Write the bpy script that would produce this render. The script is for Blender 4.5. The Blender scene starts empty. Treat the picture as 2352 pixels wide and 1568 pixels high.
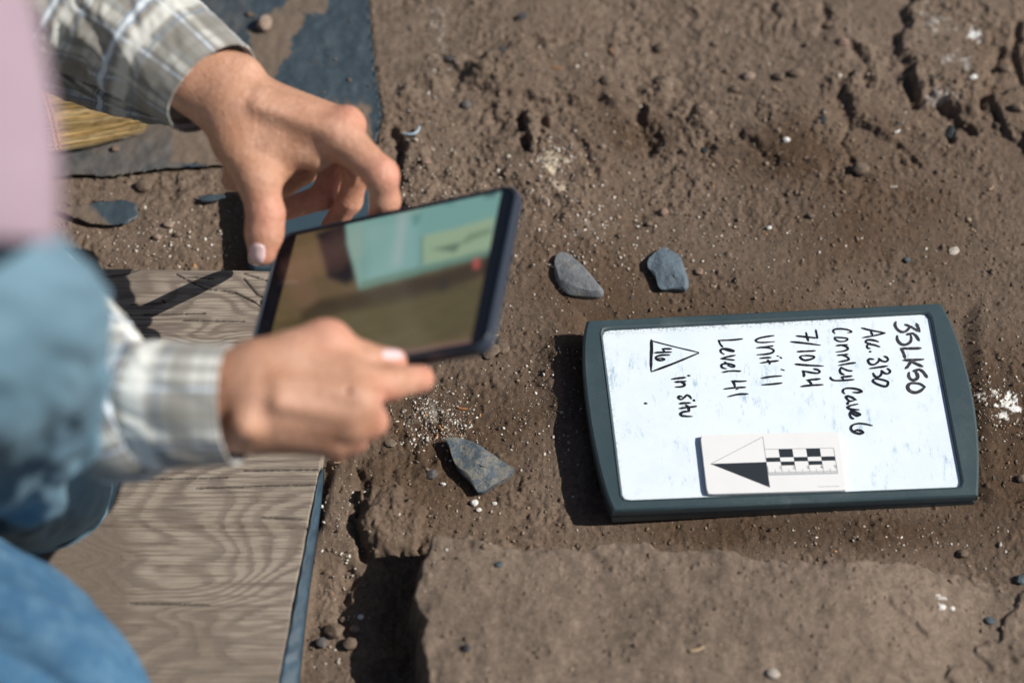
import bpy, math, random
import numpy as np
import openvdb
from mathutils import Vector
random.seed(7); rng = np.random.default_rng(11)
sc = bpy.context.scene

# ------------------------------------------------------------------ camera
TILT = math.radians(32); DIST = 1.8; FPX = 85/36*2352
CAM = np.array([0, -DIST*math.sin(TILT), DIST*math.cos(TILT)])
CF = -CAM/np.linalg.norm(CAM); CR = np.array([1., 0, 0]); CU = np.cross(CR, CF)
cd = bpy.data.cameras.new('camera'); cam = bpy.data.objects.new('camera', cd)
sc.collection.objects.link(cam); sc.camera = cam
cam.location = CAM; cam.rotation_euler = (TILT, 0, 0)
cd.lens = 85; cd.sensor_width = 36; cd.clip_start = .05; cd.clip_end = 500
cd.dof.use_dof = True; cd.dof.focus_distance = 1.765; cd.dof.aperture_fstop = 2.3
cd.dof.aperture_blades = 9
# ------------------------------------------------------------------ sky, sun, exposure
SUN_AZ = math.radians(92); SUN_EL = math.radians(40.5)
wd = bpy.data.worlds.new('World'); sc.world = wd; wd.use_nodes = True
wn = wd.node_tree; bg = wn.nodes['Background']
sky = wn.nodes.new('ShaderNodeTexSky'); sky.sky_type = 'NISHITA'; sky.sun_disc = False
sky.sun_elevation = SUN_EL; sky.sun_rotation = SUN_AZ
wn.links.new(sky.outputs[0], bg.inputs[0]); bg.inputs[1].default_value = .053
sd = bpy.data.lights.new('sun', 'SUN'); so = bpy.data.objects.new('sun', sd); sc.collection.objects.link(so)
sdir = Vector((math.sin(SUN_AZ)*math.cos(SUN_EL), math.cos(SUN_AZ)*math.cos(SUN_EL), math.sin(SUN_EL)))
so.rotation_euler = sdir.to_track_quat('Z', 'Y').to_euler()
sd.energy = 5.0; sd.angle = math.radians(.55); sd.color = (1, .95, .875)
sc.view_settings.view_transform = 'Standard'; sc.view_settings.look = 'None'
sc.view_settings.exposure = .10; sc.view_settings.gamma = 1
sc.view_settings.use_curve_mapping = False

# ------------------------------------------------------------------ helpers
def W(px, py, z=0.0):
    """the place in the world, at height z, that lies under a point measured in the photograph"""
    px = np.asarray(px, float); py = np.asarray(py, float)
    d = CF + ((px-1176)/FPX)[..., None]*CR + ((784-py)/FPX)[..., None]*CU
    t = (np.asarray(z)-CAM[2])/d[..., 2]
    return CAM + d*t[..., None]
def WD(px, py, dep):
    px = np.asarray(px, float); py = np.asarray(py, float)
    d = CF + ((px-1176)/FPX)[..., None]*CR + ((784-py)/FPX)[..., None]*CU
    return CAM + d*np.asarray(dep, float)[..., None]
def W1(px, py, z=0.0): return W(px, py, z)
def poly(pts, z=0.0):
    a = np.array(pts, float); return W(a[:, 0], a[:, 1], np.full(len(a), z))
def ray_plane(px, py, p0, n):
    px = np.asarray(px, float); py = np.asarray(py, float)
    d = CF + ((px-1176)/FPX)[..., None]*CR + ((784-py)/FPX)[..., None]*CU
    t = ((p0-CAM)@n)/(d@n)
    return CAM + d*t[..., None]

def link(o, parent=None):
    sc.collection.objects.link(o)
    if parent is not None: o.parent = parent; o.matrix_parent_inverse = parent.matrix_basis.inverted()
    return o
def mesh_obj(name, V, F, mat, parent=None, smooth=True, cols=None, uv=None, attrs=None):
    V = np.asarray(V, np.float32)
    me = bpy.data.meshes.new(name)
    if isinstance(F, np.ndarray):
        k = F.shape[1]
        me.vertices.add(len(V)); me.vertices.foreach_set('co', V.ravel())
        me.loops.add(F.size); me.loops.foreach_set('vertex_index', F.ravel().astype(np.int32))
        me.polygons.add(len(F)); me.polygons.foreach_set('loop_start', np.arange(0, F.size, k, dtype=np.int32))
        me.update(calc_edges=True); me.validate()
    else:
        me.from_pydata([tuple(map(float, v)) for v in V], [], F)
    if smooth: me.polygons.foreach_set('use_smooth', np.ones(len(me.polygons), bool))
    if cols is not None:
        a = me.color_attributes.new('col', 'FLOAT_COLOR', 'POINT')
        c = np.ones((len(V), 4), np.float32); c[:, :3] = cols; a.data.foreach_set('color', c.ravel())
    if attrs:
        for k_, v_ in attrs.items():
            a = me.attributes.new(k_, 'FLOAT', 'POINT'); a.data.foreach_set('value', np.asarray(v_, np.float32))
    if uv is not None:
        l = me.uv_layers.new(name='UVMap'); vi = np.zeros(len(me.loops), np.int32)
        me.loops.foreach_get('vertex_index', vi)
        if len(uv) == len(V): l.data.foreach_set('uv', np.asarray(uv, np.float32)[vi].ravel())
        else: l.data.foreach_set('uv', np.asarray(uv, np.float32).ravel())
    if mat: me.materials.append(mat)
    me.update()
    return link(bpy.data.objects.new(name, me), parent)
def tag(o, label=None, cat=None, group=None, kind=None):
    if label: o['label'] = label
    if cat: o['category'] = cat
    if group: o['group'] = group
    if kind: o['kind'] = kind
    return o
def empty(name, loc, label, cat, group=None):
    o = bpy.data.objects.new(name, None); sc.collection.objects.link(o); o.location = tuple(loc)
    o.empty_display_size = .01
    return tag(o, label, cat, group)

def hash2(ix, iy, s):
    h = (ix.astype(np.int64)*374761393 + iy.astype(np.int64)*668265263 + s*1442695041) & 0xffffffff
    h = ((h ^ (h >> 13))*1274126177) & 0xffffffff
    return ((h ^ (h >> 16)) & 0xffff)/65536.0
def perlin(x, y, s=0):
    ix = np.floor(x); iy = np.floor(y); fx = x-ix; fy = y-iy
    u = fx*fx*fx*(fx*(fx*6-15)+10); v = fy*fy*fy*(fy*(fy*6-15)+10)
    def g(dx, dy):
        a = hash2(ix+dx, iy+dy, s)*2*math.pi
        return np.cos(a)*(fx-dx)+np.sin(a)*(fy-dy)
    return ((g(0, 0)*(1-u)+g(1, 0)*u)*(1-v)+(g(0, 1)*(1-u)+g(1, 1)*u)*v)*1.5
def fbm(x, y, sc_, oct_=4, s=0, gain=.5):
    r = 0; a = 1; f = 1/sc_
    for k in range(oct_): r = r+a*perlin(x*f+k*17.3, y*f-k*9.1, s+k); a *= gain; f *= 2.03
    return r
def sdpoly(X, Y, P):
    """signed distance, negative inside"""
    d = np.full(X.shape, 1e9); ins = np.zeros(X.shape, bool)
    n = len(P)
    for i in range(n):
        ax, ay = P[i][:2]; bx, by = P[(i+1) % n][:2]
        ex, ey = bx-ax, by-ay; L = ex*ex+ey*ey+1e-18
        t = np.clip(((X-ax)*ex+(Y-ay)*ey)/L, 0, 1)
        d = np.minimum(d, (X-ax-t*ex)**2+(Y-ay-t*ey)**2)
        c = ((ay > Y) != (by > Y)); ins ^= c & (X < (bx-ax)*(Y-ay)/(by-ay+1e-18)+ax)
    d = np.sqrt(d); return np.where(ins, -d, d)
def sdline(X, Y, P):
    d = np.full(X.shape, 1e9)
    for i in range(len(P)-1):
        ax, ay = P[i][:2]; bx, by = P[i+1][:2]
        ex, ey = bx-ax, by-ay; L = ex*ex+ey*ey+1e-18
        t = np.clip(((X-ax)*ex+(Y-ay)*ey)/L, 0, 1)
        d = np.minimum(d, (X-ax-t*ex)**2+(Y-ay-t*ey)**2)
    return np.sqrt(d)
def sstep(a, b, x):
    t = np.clip((x-a)/(b-a), 0, 1); return t*t*(3-2*t)

# materials ---------------------------------------------------------
class M:
    def __init__(s, name, color=(.5, .5, .5), rough=.6, **kw):
        s.m = bpy.data.materials.new(name); s.m.use_nodes = True; s.t = s.m.node_tree
        s.b = s.t.nodes['Principled BSDF']; s.b.inputs['Base Color'].default_value = (*color, 1)
        s.b.inputs['Roughness'].default_value = rough
        for k, v in kw.items(): s.b.inputs[k].default_value = v
        s.tc = None
    def n(s, typ, **kw):
        x = s.t.nodes.new('ShaderNode'+typ)
        for k, v in kw.items():
            if k.startswith('i_'):
                x.inputs[int(k[2:])].default_value = v
            else: setattr(x, k, v)
        return x
    def l(s, a, b): s.t.links.new(a, b)
    def co(s, kind='Object', scale=(1, 1, 1), rot=(0, 0, 0)):
        tc = s.n('TexCoord'); mp = s.n('Mapping'); mp.inputs['Scale'].default_value = scale
        mp.inputs['Rotation'].default_value = rot
        s.l(tc.outputs[kind], mp.inputs[0]); return mp.outputs[0]
    def noise(s, vec, scale, detail=4, rough=.6, dist=0):
        x = s.n('TexNoise'); s.l(vec, x.inputs['Vector']); x.inputs['Scale'].default_value = scale
        x.inputs['Detail'].default_value = detail; x.inputs['Roughness'].default_value = rough
        x.inputs['Distortion'].default_value = dist; return x.outputs[0]
    def ramp(s, fac, stops, interp='LINEAR'):
        x = s.n('ValToRGB'); e = x.color_ramp; e.interpolation = interp
        while len(e.elements) < len(stops): e.elements.new(.5)
        for el, (p, c) in zip(e.elements, stops):
            el.position = p; el.color = (*c, 1) if not np.isscalar(c) else (c, c, c, 1)
        s.l(fac, x.inputs[0]); return x.outputs[0]
    def mix(s, fac, a, b, mode='MIX'):
        x = s.n('MixRGB', blend_type=mode)
        for i, v in ((0, fac), (1, a), (2, b)):
            if hasattr(v, 'links'): s.l(v, x.inputs[i])
            elif np.isscalar(v): x.inputs[i].default_value = v if i == 0 else (v, v, v, 1)
            else: x.inputs[i].default_value = (*v, 1)
        return x.outputs[0]
    def math(s, op, a, b=0.0, c=None):
        x = s.n('Math', operation=op)
        for i, v in enumerate((a, b) if c is None else (a, b, c)):
            if hasattr(v, 'links'): s.l(v, x.inputs[i])
            else: x.inputs[i].default_value = v
        return x.outputs[0]
    def attr(s, name): x = s.n('Attribute'); x.attribute_name = name; return x
    def color(s, o): s.l(o, s.b.inputs['Base Color']); return s
    def bump(s, h, strength=.4, dist=.001):
        x = s.n('Bump'); s.l(h, x.inputs['Height']); x.inputs['Strength'].default_value = strength
        x.inputs['Distance'].default_value = dist; s.l(x.outputs[0], s.b.inputs['Normal']); return s

# ------------------------------------------------------------------ ground
BOARD_PLY = [(-260, 612), (230, 618), (400, 617), (600, 621), (826, 625), (740, 1058), (640, 1568), (598, 1780), (-300, 1780)]
TARP = [(-300, -200), (835, -200), (845, 0), (852, 80), (862, 180), (876, 262), (868, 300), (864, 328),
        (835, 321), (770, 345), (640, 366), (510, 377), (380, 387), (300, 397), (250, 405), (190, 401), (130, 404), (-300, 412)]
BLOCK = [(978, 1214), (1010, 1206), (1080, 1211), (1140, 1222), (1200, 1236), (1262, 1234), (1320, 1241), (1370, 1236), (1420, 1222), (1480, 1219),
         (1520, 1236), (1580, 1240), (1640, 1228), (1690, 1240), (1730, 1258), (1820, 1262), (1900, 1266), (2000, 1258), (2110, 1250), (2200, 1262), (2300, 1290),
         (2420, 1330), (2600, 1400), (2600, 1900), (900, 1900), (952, 1640), (962, 1560), (944, 1480), (950, 1420), (925, 1370), (938, 1310), (955, 1270)]
core_x = np.arange(-.47, .4701, .00098); core_y = np.arange(-.31, .4101, .00098)
out = .001*np.cumsum(1.18**np.arange(1, 66)); out = out[out < 140]
gx = np.r_[-.47-out[::-1], core_x, .47+out]; gy = np.r_[-.31-out[::-1], core_y, .41+out]
X, Y = np.meshgrid(gx, gy)
d_ = np.stack([X, Y, np.zeros_like(X)], -1)-CAM
dz = d_@CF
PX = 1176+(d_@CR)/np.maximum(dz, .1)*FPX; PY = 784-(d_@CU)/np.maximum(dz, .1)*FPX      # used only to lay the features out
wp = lambda p, z=0.: poly(p, z)[:, :2]
plyd = sdpoly(X, Y, wp(BOARD_PLY, .018)); tarpd = sdpoly(X, Y, wp(TARP, .002)); blkd = sdpoly(X, Y, wp(BLOCK, .034))
warp = fbm(X, Y, .02, 3, 5)*.004
near = (np.abs(X) < 1.3) & (np.abs(Y) < 1.3)
rough = .30+.22*sstep(560, 330, PY+120*perlin(X*9, Y*9, 3))+.25*np.exp(-((PX-1350)/330)**2-((PY-300)/110)**2)+.12*np.exp(-((PX-2150)/260)**2-((PY-230)/150)**2)
rough *= 1-.35*sstep(1900, 2250, PX)*sstep(200, 500, PY)
rough = np.where((PX < 1250) & (PY > 950), .62, rough)
rough = np.where(blkd < 0, .26, rough); rough = np.where(plyd < .004, .1, rough)
rough = np.where(PX < 900, np.minimum(rough, .45), rough)
H = fbm(X, Y, .16, 3, 21)*.006*np.clip(rough+.3, 0, 1)
bill = np.abs(fbm(X+warp, Y, .034, 4, 31, .55)); pm = sstep(-.25, .45, fbm(X, Y, .055, 3, 33)); H += (bill-.3)*.0062*rough*(.25+pm)
H += fbm(X, Y, .014, 3, 41, .6)*.0016*(rough*.8+.08)*(.3+1.1*pm)
H += fbm(X, Y, .0052, 3, 47, .6)*.0014*(rough*.5+.36)*(.4+.8*pm)
rid = 1-np.abs(fbm(X+3*warp, Y-2*warp, .06, 4, 61)); H -= sstep(.95, 1.0, rid)*.004*np.clip(rough-.4, 0, 1)
# tread-flattened strips, slabs and steps in the upper rough part
def slab(P, h, edge=.004, s=1, wob=.004):
    d = sdpoly(X, Y, wp(P))+fbm(X, Y, .018, 3, 70+s)*wob
    return h*(1-sstep(-edge, edge*.3, d))
H += slab([(2085, 20), (2140, -200), (2420, -200), (2420, 150), (2300, 120), (2268, 200), (2240, 268), (2190, 250), (2135, 222), (2110, 235), (2088, 180), (2060, 90)], .008, .007, 1, .006)
H += slab([(2270, 210), (2420, 190), (2420, 420), (2345, 330), (2290, 290)], .006, .005, 2, .006)
H += slab([(1960, 170), (2080, 210), (2120, 300), (2040, 330), (1960, 270), (1930, 200)], .006, .005, 3, .006)
H += slab([(1040, 130), (1250, 90), (1480, 110), (1560, 200), (1420, 240), (1250, 235), (1100, 200)], .005, .008, 4, .008)
H += slab([(1205, 255), (1245, 255), (1255, 330), (1225, 350), (1200, 300)], .007, .002, 5, .004)
H += slab([(2240, 977), (2420, 972), (2420, 1120), (2330, 1160), (2262, 1110)], -.004, .002, 6, .001)
H += slab([(820, 1130), (905, 1115), (975, 1180), (955, 1265), (905, 1290), (830, 1240)], .010, .004, 7, .006)
H += slab([(1255, 770), (1330, 760), (1335, 900), (1330, 990), (1262, 980), (1240, 870)], .007, .022, 9, .001)
H += slab([(925, 330), (960, 300), (1010, 420), (960, 520), (915, 470)], .006, .003, 8, .004)
# hollows and cracks: (points, width px->m, depth)
for pts, wdt, dep in (([(1195, 255), (1203, 300), (1215, 335)], .0058, .018), ([(1245, 262), (1242, 300), (1232, 340)], .0050, .014),
                      ([(1465, 255), (1482, 300), (1500, 330)], .011, .016), ([(1700, 305), (1735, 335), (1775, 372)], .006, .008),
                      ([(2088, 180), (2102, 232)], .006, .014), ([(2160, 238), (2195, 275), (2235, 300)], .007, .016),
                      ([(2285, 245), (2300, 290)], .003, .009), ([(905, 300), (922, 340), (908, 400), (900, 450)], .006, .012),
                      ([(828, 1090), (838, 1150), (822, 1215), (835, 1262)], .006, .012), ([(930, 1165), (936, 1150)], .0032, .009),
                      ([(1120, 240), (1145, 290)], .007, .008), ([(1060, 150), (1040, 190)], .005, .006),
                      ([(1620, 330), (1632, 350)], .004, .010), ([(2180, 300), (2185, 320)], .006, .012),
                      ([(1310, 290), (1345, 350), (1365, 400)], .006, .007), ([(1960, 110), (1990, 150), (1985, 200)], .006, .009),
                      ([(1890, 20), (1905, 55), (1880, 80)], .006, .009), ([(2300, 120), (2260, 190), (2255, 240)], .004, .008),
                      ([(2335, 60), (2325, 120), (2350, 180)], .005, .01), ([(1135, 780), (1138, 815)], .0025, .005),
                      ([(800, 1300), (775, 1370), (790, 1430)], .008, .008), ([(840, 1245), (900, 1285), (960, 1235)], .006, .008),
                      ([(1950, 290), (1930, 330), (1960, 380)], .004, .007), ([(2060, 330), (2110, 380)], .004, .006),
                      ([(1500, 480), (1440, 520), (1370, 560)], .006, .0025), ([(2240, 976), (2300, 974), (2360, 968)], .0022, .008)):
    P = wp(pts); d = sdline(X, Y, P)+fbm(X, Y, .011, 3, 90)*wdt*.55
    H -= dep*.46*(1-sstep(.1*wdt, wdt*1.05, d))
H -= .010*sstep(1250, 800, PX)*sstep(1180, 1330, PY)*(plyd > 0)                     # the pit left of the block
Hb = .034+fbm(X, Y, .09, 3, 8)*.003+fbm(X, Y, .02, 3, 9)*.0009
Hb -= .024*sstep(1900, 2330, PX)+.004*sstep(1500, 1900, PX); Hb += .003*sstep(.1, .5, fbm(X, Y, .03, 3, 19))*sstep(1900, 2200, PX)
e = blkd+fbm(X, Y, .012, 3, 77)*.0022
kb = 1-sstep(-.007, .0006, e+.0012); kb = kb**.6
H = H*(1-kb)+(H*.25+Hb)*kb; H -= .004*kb*np.clip(fbm(X, Y, .03, 3, 66)+.1, 0, 1)*sstep(-.03, -.005, e)
H -= .018*(1-kb)*np.exp(-(np.clip(e, 0, 1)/.022)**2)*sstep(1010, 930, PX)*sstep(1230, 1300, PY)
flat = (1-sstep(.0, .010, plyd)); H = H*(1-flat)+(-.004+H*.1)*flat
flat = (1-sstep(-.004, .003, tarpd)); H = H*(1-flat)+(-.006+H*.15)*flat
BQ = [(1300, 690), (2270, 670), (2300, 1180), (1330, 1215)]
flat = 1-sstep(-.02, .012, sdpoly(X, Y, wp(BQ))); H = H*(1-flat*.85)-.006*(1-sstep(-.022, -.004, sdpoly(X, Y, wp(BQ))))
# clods and crumbs pressed into the soil
def stamp(cx, cy, r, h, ang=None):
    i0, i1 = np.searchsorted(gy, [cy-r*1.3, cy+r*1.3]); j0, j1 = np.searchsorted(gx, [cx-r*1.3, cx+r*1.3])
    if i1-i0 < 2 or j1-j0 < 2: return
    dx = X[i0:i1, j0:j1]-cx; dy = Y[i0:i1, j0:j1]-cy
    a = random.random()*3.1; k = .7+.3*random.random()
    u = dx*math.cos(a)+dy*math.sin(a); v = -dx*math.sin(a)+dy*math.cos(a)
    q = np.maximum(np.abs(u)/r+.35*np.abs(v)/r, np.sqrt((u/r)**2+(v/(r*k))**2))
    H[i0:i1, j0:j1] += h*np.clip(1-q**2.4, 0, 1)
ix0 = (core_x[0], core_x[-1]); iy0 = (core_y[0], core_y[-1])
for n_, (ra, rb), hk, lim in ((9000, (.0009, .0022), .8, .0), (1300, (.0016, .0036), .6, .42), (110, (.004, .007), .4, .55)):
    for k in range(n_):
        cx = random.uniform(*ix0); cy = random.uniform(*iy0)
        i = np.searchsorted(gy, cy); j = np.searchsorted(gx, cx)
        if rough[i, j]*(.5+random.random()) < lim or plyd[i, j] < .002 or tarpd[i, j] < .0: continue
        if blkd[i, j] < 0 and random.random() < .55: continue
        r = random.uniform(ra, rb)*(random.random()*.5+.6)
        stamp(cx, cy, r, r*hk*(-.7 if (random.random() < .14 and n_ < 9000) else 1))
H = np.where(near, H, H*0-.002*0)
far = sstep(.7, 1.3, np.maximum(np.abs(X), np.abs(Y))); H = H*(1-far)+far*0.012*perlin(X*.8, Y*.8, 4)
core_i = np.searchsorted(gy, -.31); core_j = np.searchsorted(gx, -.47)
def ground(x, y):
    i = int(np.clip(np.searchsorted(gy, y), 1, len(gy)-1)); j = int(np.clip(np.searchsorted(gx, x), 1, len(gx)-1))
    return float(H[i, j])
def G(px, py, lift=0.):
    """ground point seen at a place of the photograph, with the relief taken into account"""
    z = 0.
    for _ in range(4):
        p = W(px, py, z); z = ground(p[0], p[1])
    return W(px, py, z+lift)
# soil colours: dry grey crust, moist brown earth, ash and plaster-like patches
def blob(px, py, rx, ry=None): ry = ry or rx; return ((PX-px)/rx)**2+((PY-py)/ry)**2
nz = fbm(X, Y, .11, 4, 101); nf = fbm(X, Y, .012, 4, 105, .65); nff = fbm(X, Y, .003, 2, 109)
dry = np.array([.163, .120, .090]); moist = np.array([.080, .052, .034]); crust = np.array([.190, .146, .113]); mid = np.array([.142, .103, .076])
mo = np.zeros_like(X)
for (bx, by, rx, ry, a) in ((1500, 760, 460, 240, .55), (2000, 520, 420, 260, .5), (1050, 1000, 260, 150, .75), (2300, 1050, 200, 260, .95), (1900, 1215, 520, 60, 1.), (1780, 360, 160, 90, .8), (1480, 300, 90, 60, .7), (850, 1060, 120, 90, .6)):
    mo = np.maximum(mo, a*np.exp(-blob(bx, by, rx, ry)**1.3))
mo = np.clip(mo*1.15+nz*.5+nf*.22, 0, 1)[..., None]
C = dry*(1-mo)+moist*mo
up = sstep(330, 60, PY+90*nz)[..., None]*.5*(1-mo*.5); C = C*(1-up)+crust*.92*up
kk = kb[..., None]*(.88+.0*nz[..., None]); C = C*(1-kk)+(crust*.97)*kk
def patch(C, bx, by, rx, ry, col, thr, s, soft=.25, amt=1.):
    m = np.exp(-blob(bx, by, rx, ry))+fbm(X, Y, .009, 4, s, .7)*.55
    m = (sstep(thr, thr+soft, m)*np.exp(-.35*blob(bx, by, rx*1.4, ry*1.4))*amt)[..., None]
    return C*(1-m)+np.array(col)*m
C = patch(C, 1268, 368, 34, 32, (.62, .53, .40), .62, 201)
C = patch(C, 1290, 425, 70, 25, (.45, .37, .29), .85, 202, .25, .7)
C = patch(C, 2236, 88, 28, 24, (.62, .62, .60), .7, 203, .2)
C = patch(C, 2150, 60, 70, 50, (.40, .38, .35), .95, 204, .2, .8)
C = patch(C, 2190, 150, 70, 30, (.40, .38, .36), .95, 205, .2, .7)
C = patch(C, 2165, 225, 60, 22, (.42, .37, .34), .8, 206, .2, .7)
C = patch(C, 2318, 930, 42, 40, (.80, .78, .74), .72, 207, .12)
C = patch(C, 2260, 905, 50, 40, (.66, .62, .56), 1.02, 208, .12)
C = patch(C, 2165, 1397, 34, 14, (.60, .58, .56), .8, 209, .15)
C = patch(C, 990, 950, 70, 40, (.36, .33, .29), .75, 210, .5, .6)
C = patch(C, 1350, 520, 60, 30, (.32, .29, .27), .8, 211, .5, .5)
C = patch(C, 1010, 70, 20, 90, (.30, .28, .26), .8, 212, .5, .5)
C = patch(C, 1740, 350, 70, 35, (.085, .055, .038), .6, 213, .5, .7)
C *= (1+.20*nf+.13*nff+.16*nz)[..., None]
C = np.clip(C, .01, .9)
ny, nx = X.shape
idx = np.arange(ny*nx).reshape(ny, nx)
F = np.stack([idx[:-1, :-1], idx[:-1, 1:], idx[1:, 1:], idx[1:, :-1]], -1).reshape(-1, 4)
mg = M('soil', rough=.95); a = mg.attr('col'); co = mg.co()
f1 = mg.noise(co, 900, 3, .7); f2 = mg.noise(co, 260, 4, .7)
sp = mg.ramp(f1, [(.25, .66), (.5, 1.), (.78, 1.32)])
c = mg.mix(1, a.outputs[0], sp, 'MULTIPLY'); c = mg.mix(.8, c, mg.ramp(f2, [(.3, .8), (.7, 1.18)]), 'MULTIPLY')
vo = mg.n('TexVoronoi'); mg.l(co, vo.inputs['Vector']); vo.inputs['Scale'].default_value = 420
spk = mg.math('LESS_THAN', vo.outputs['Distance'], .13)
vs = mg.n('SeparateColor'); mg.l(vo.outputs['Color'], vs.inputs[0])
spk = mg.math('MULTIPLY', spk, mg.math('GREATER_THAN', vs.outputs[0], .86))
c = mg.mix(mg.math('MULTIPLY', spk, .75), c, (.42, .36, .29)); mg.color(c)
mg.b.inputs['Specular IOR Level'].default_value = .15
hsum = mg.math('ADD', mg.math('MULTIPLY', f1, .6), f2); mg.bump(hsum, .85, .0012)
go = mesh_obj('ground', np.stack([X, Y, H], -1).reshape(-1, 3), F, mg.m, cols=C.reshape(-1, 3))
tag(go, kind='structure')

# ------------------------------------------------------------------ grit: thousands of crumbs and specks nobody could count
oct_v = np.array([(1, 0, 0), (0, 1, 0), (-1, 0, 0), (0, -1, 0), (0, 0, 1), (0, 0, -.6), (.6, .6, .5), (-.6, -.5, .5)], float)
oct_f = np.array([(0, 6, 4), (6, 1, 4), (1, 2, 4), (2, 7, 4), (7, 3, 4), (3, 0, 4), (0, 1, 6), (2, 3, 7), (1, 0, 5), (2, 1, 5), (3, 2, 5), (0, 3, 5)])
gv = []; gf = []; gc = []; cnt = 0
def crumb(p, r, col):
    global cnt
    a = random.random()*6.28; ca, sa = math.cos(a), math.sin(a)
    s = np.array([random.uniform(.7, 1.5), random.uniform(.6, 1.1), random.uniform(.5, .95)])*r
    v = oct_v*(1+rng.uniform(-.22, .22, (8, 1)))*s
    v = np.stack([v[:, 0]*ca-v[:, 1]*sa, v[:, 0]*sa+v[:, 1]*ca, v[:, 2]], 1)+p
    gv.append(v); gf.append(oct_f+cnt); gc.append(np.tile(col, (8, 1))); cnt += 8
PAL = [((.60, .56, .50), .10), ((.42, .37, .31), .2), ((.27, .20, .14), .15), ((.155, .112, .08), .35), ((.095, .065, .046), .15), ((.40, .22, .11), .04), ((.045, .05, .055), .02)]
pw = np.array([p[1] for p in PAL]); pw /= pw.sum()
plyW = wp(BOARD_PLY, .018)
def scatter(n, fpos, rr, palw=None):
    for k in range(n):
        x, y = fpos()
        i = np.searchsorted(gy, y); j = np.searchsorted(gx, x)
        if i >= ny or j >= nx: continue
        if plyd[i, j] < .001: continue
        if tarpd[i, j] < .001:
            if random.random() < .75: continue
            z = .002
        else: z = H[i, j]
        if blkd[i, j] < 0 and random.random() < .5: continue
        r = rr[0]*(rr[1]/rr[0])**(random.random()**2.2)
        c_ = np.array(PAL[rng.choice(len(PAL), p=palw if palw is not None else pw)][0])*random.uniform(.8, 1.15)
        crumb(np.array([x, y, z+r*.15]), r, c_)
uni = lambda: (random.uniform(-.46, .46), random.uniform(-.30, .40))
def gauss(px, py, sx, sy):
    p = W(px, py, 0.); kx = .000326*sx; ky = .000385*sy
    return lambda: (random.gauss(p[0], kx), random.gauss(p[1], ky))
scatter(3200, uni, (.00025, .0011))
scatter(15000, uni, (.0004, .0016), np.array([.0, .01, .15, .56, .27, .005, .005]))
scatter(1800, gauss(1600, 330, 480, 130), (.0006, .0024), np.array([.0, .01, .2, .6, .18, .005, .005]))
scatter(650, uni, (.001, .0026), np.array([.04, .12, .14, .5, .17, .02, .01]))
wh = np.array([.5, .3, .08, .06, .02, .03, .01])
for g_ in ((980, 940, 45, 40, 420), (1030, 985, 40, 25, 330), (1250, 930, 60, 90, 260), (990, 420, 70, 80, 330), (790, 1200, 20, 80, 150), (1300, 500, 110, 60, 330),
           (1650, 560, 230, 70, 260), (390, 560, 110, 40, 300), (2300, 930, 50, 45, 260), (1268, 372, 32, 34, 260), (2050, 1235, 150, 14, 90), (1010, 80, 25, 70, 150),
           (1080, 1170, 60, 30, 40), (780, 1430, 40, 60, 60), (1400, 640, 180, 90, 160)):
    scatter(g_[4], gauss(*g_[:4]), (.00035, .0015 if g_[0] != 390 else .002), wh)
mgr = M('crumb', rough=.9); mgr.color(mgr.attr('col').outputs[0])
tag(mesh_obj('grit', np.concatenate(gv), np.concatenate(gf), mgr.m, smooth=False, cols=np.concatenate(gc)),
    'pale and brown grit and crumbs scattered over the soil', 'grit', kind='stuff')
def resample(P, n, closed=False):
    P = np.array(P, float)
    if closed: P = np.r_[P, P[:1]]
    s = np.r_[0, np.cumsum(np.linalg.norm(np.diff(P, axis=0), axis=1))]
    t = np.linspace(0, s[-1], n+1)[:-1] if closed else np.linspace(0, s[-1], n)
    return np.stack([np.interp(t, s, P[:, k]) for k in range(P.shape[1])], 1)
def catmull(P, per=6):
    P = np.array(P, float)
    if len(P) < 3: return resample(P, 5)
    Q = np.r_[[2*P[0]-P[1]], P, [2*P[-1]-P[-2]]]; o_ = []
    for i in range(1, len(Q)-2):
        for k in range(per):
            t = k/per; p0, p1, p2, p3 = Q[i-1:i+3]
            o_.append(.5*((2*p1)+(-p0+p2)*t+(2*p0-5*p1+4*p2-p3)*t*t+(-p0+3*p1-3*p2+p3)*t**3))
    o_.append(P[-1]); return np.array(o_)

# ------------------------------------------------------------------ plywood platform of two weathered boards
mw = M('weathered_plywood', rough=.85)
co = mw.co(scale=(1, 1, 1)); dist_n = mw.noise(mw.co(scale=(2.2, 6, 1)), 2.2, 2, .5, .5)
st0 = mw.noise(mw.co(scale=(20, 1500, 1)), 1, 3, .7); sx_ = mw.n('SeparateXYZ'); mw.l(co, sx_.inputs[0])
hv = mw.math('ADD', mw.math('MULTIPLY', sx_.outputs[1], 50.), mw.math('MULTIPLY', sx_.outputs[0], -9.))
g1 = mw.math('FRACT', mw.math('ADD', mw.math('ADD', hv, mw.math('MULTIPLY', dist_n, 19.0)), mw.math('MULTIPLY', st0, 1.1)))
band = mw.ramp(g1, [(0, .1), (.12, .85), (.34, .75), (.5, .1), (.9, 0.), (1, .1)])
st = mw.noise(mw.co(scale=(14, 520, 1)), 1, 4, .7); st2 = mw.noise(mw.co(scale=(60, 2600, 1)), 1, 2, .7)
pat = mw.noise(co, 9, 4, .6); fine = mw.noise(co, 700, 2, .7)
base = mw.mix(pat, (.275, .23, .18), (.37, .32, .26))
base = mw.mix(mw.math('MULTIPLY', band, mw.ramp(pat, [(.36, .55), (.6, 1.)])), base, (.125, .09, .075))
base = mw.mix(mw.ramp(st, [(.40, .75), (.54, 0.)]), base, (.12, .09, .07))
base = mw.mix(mw.ramp(st2, [(.3, .4), (.5, 0.)]), base, (.13, .11, .095))
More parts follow.
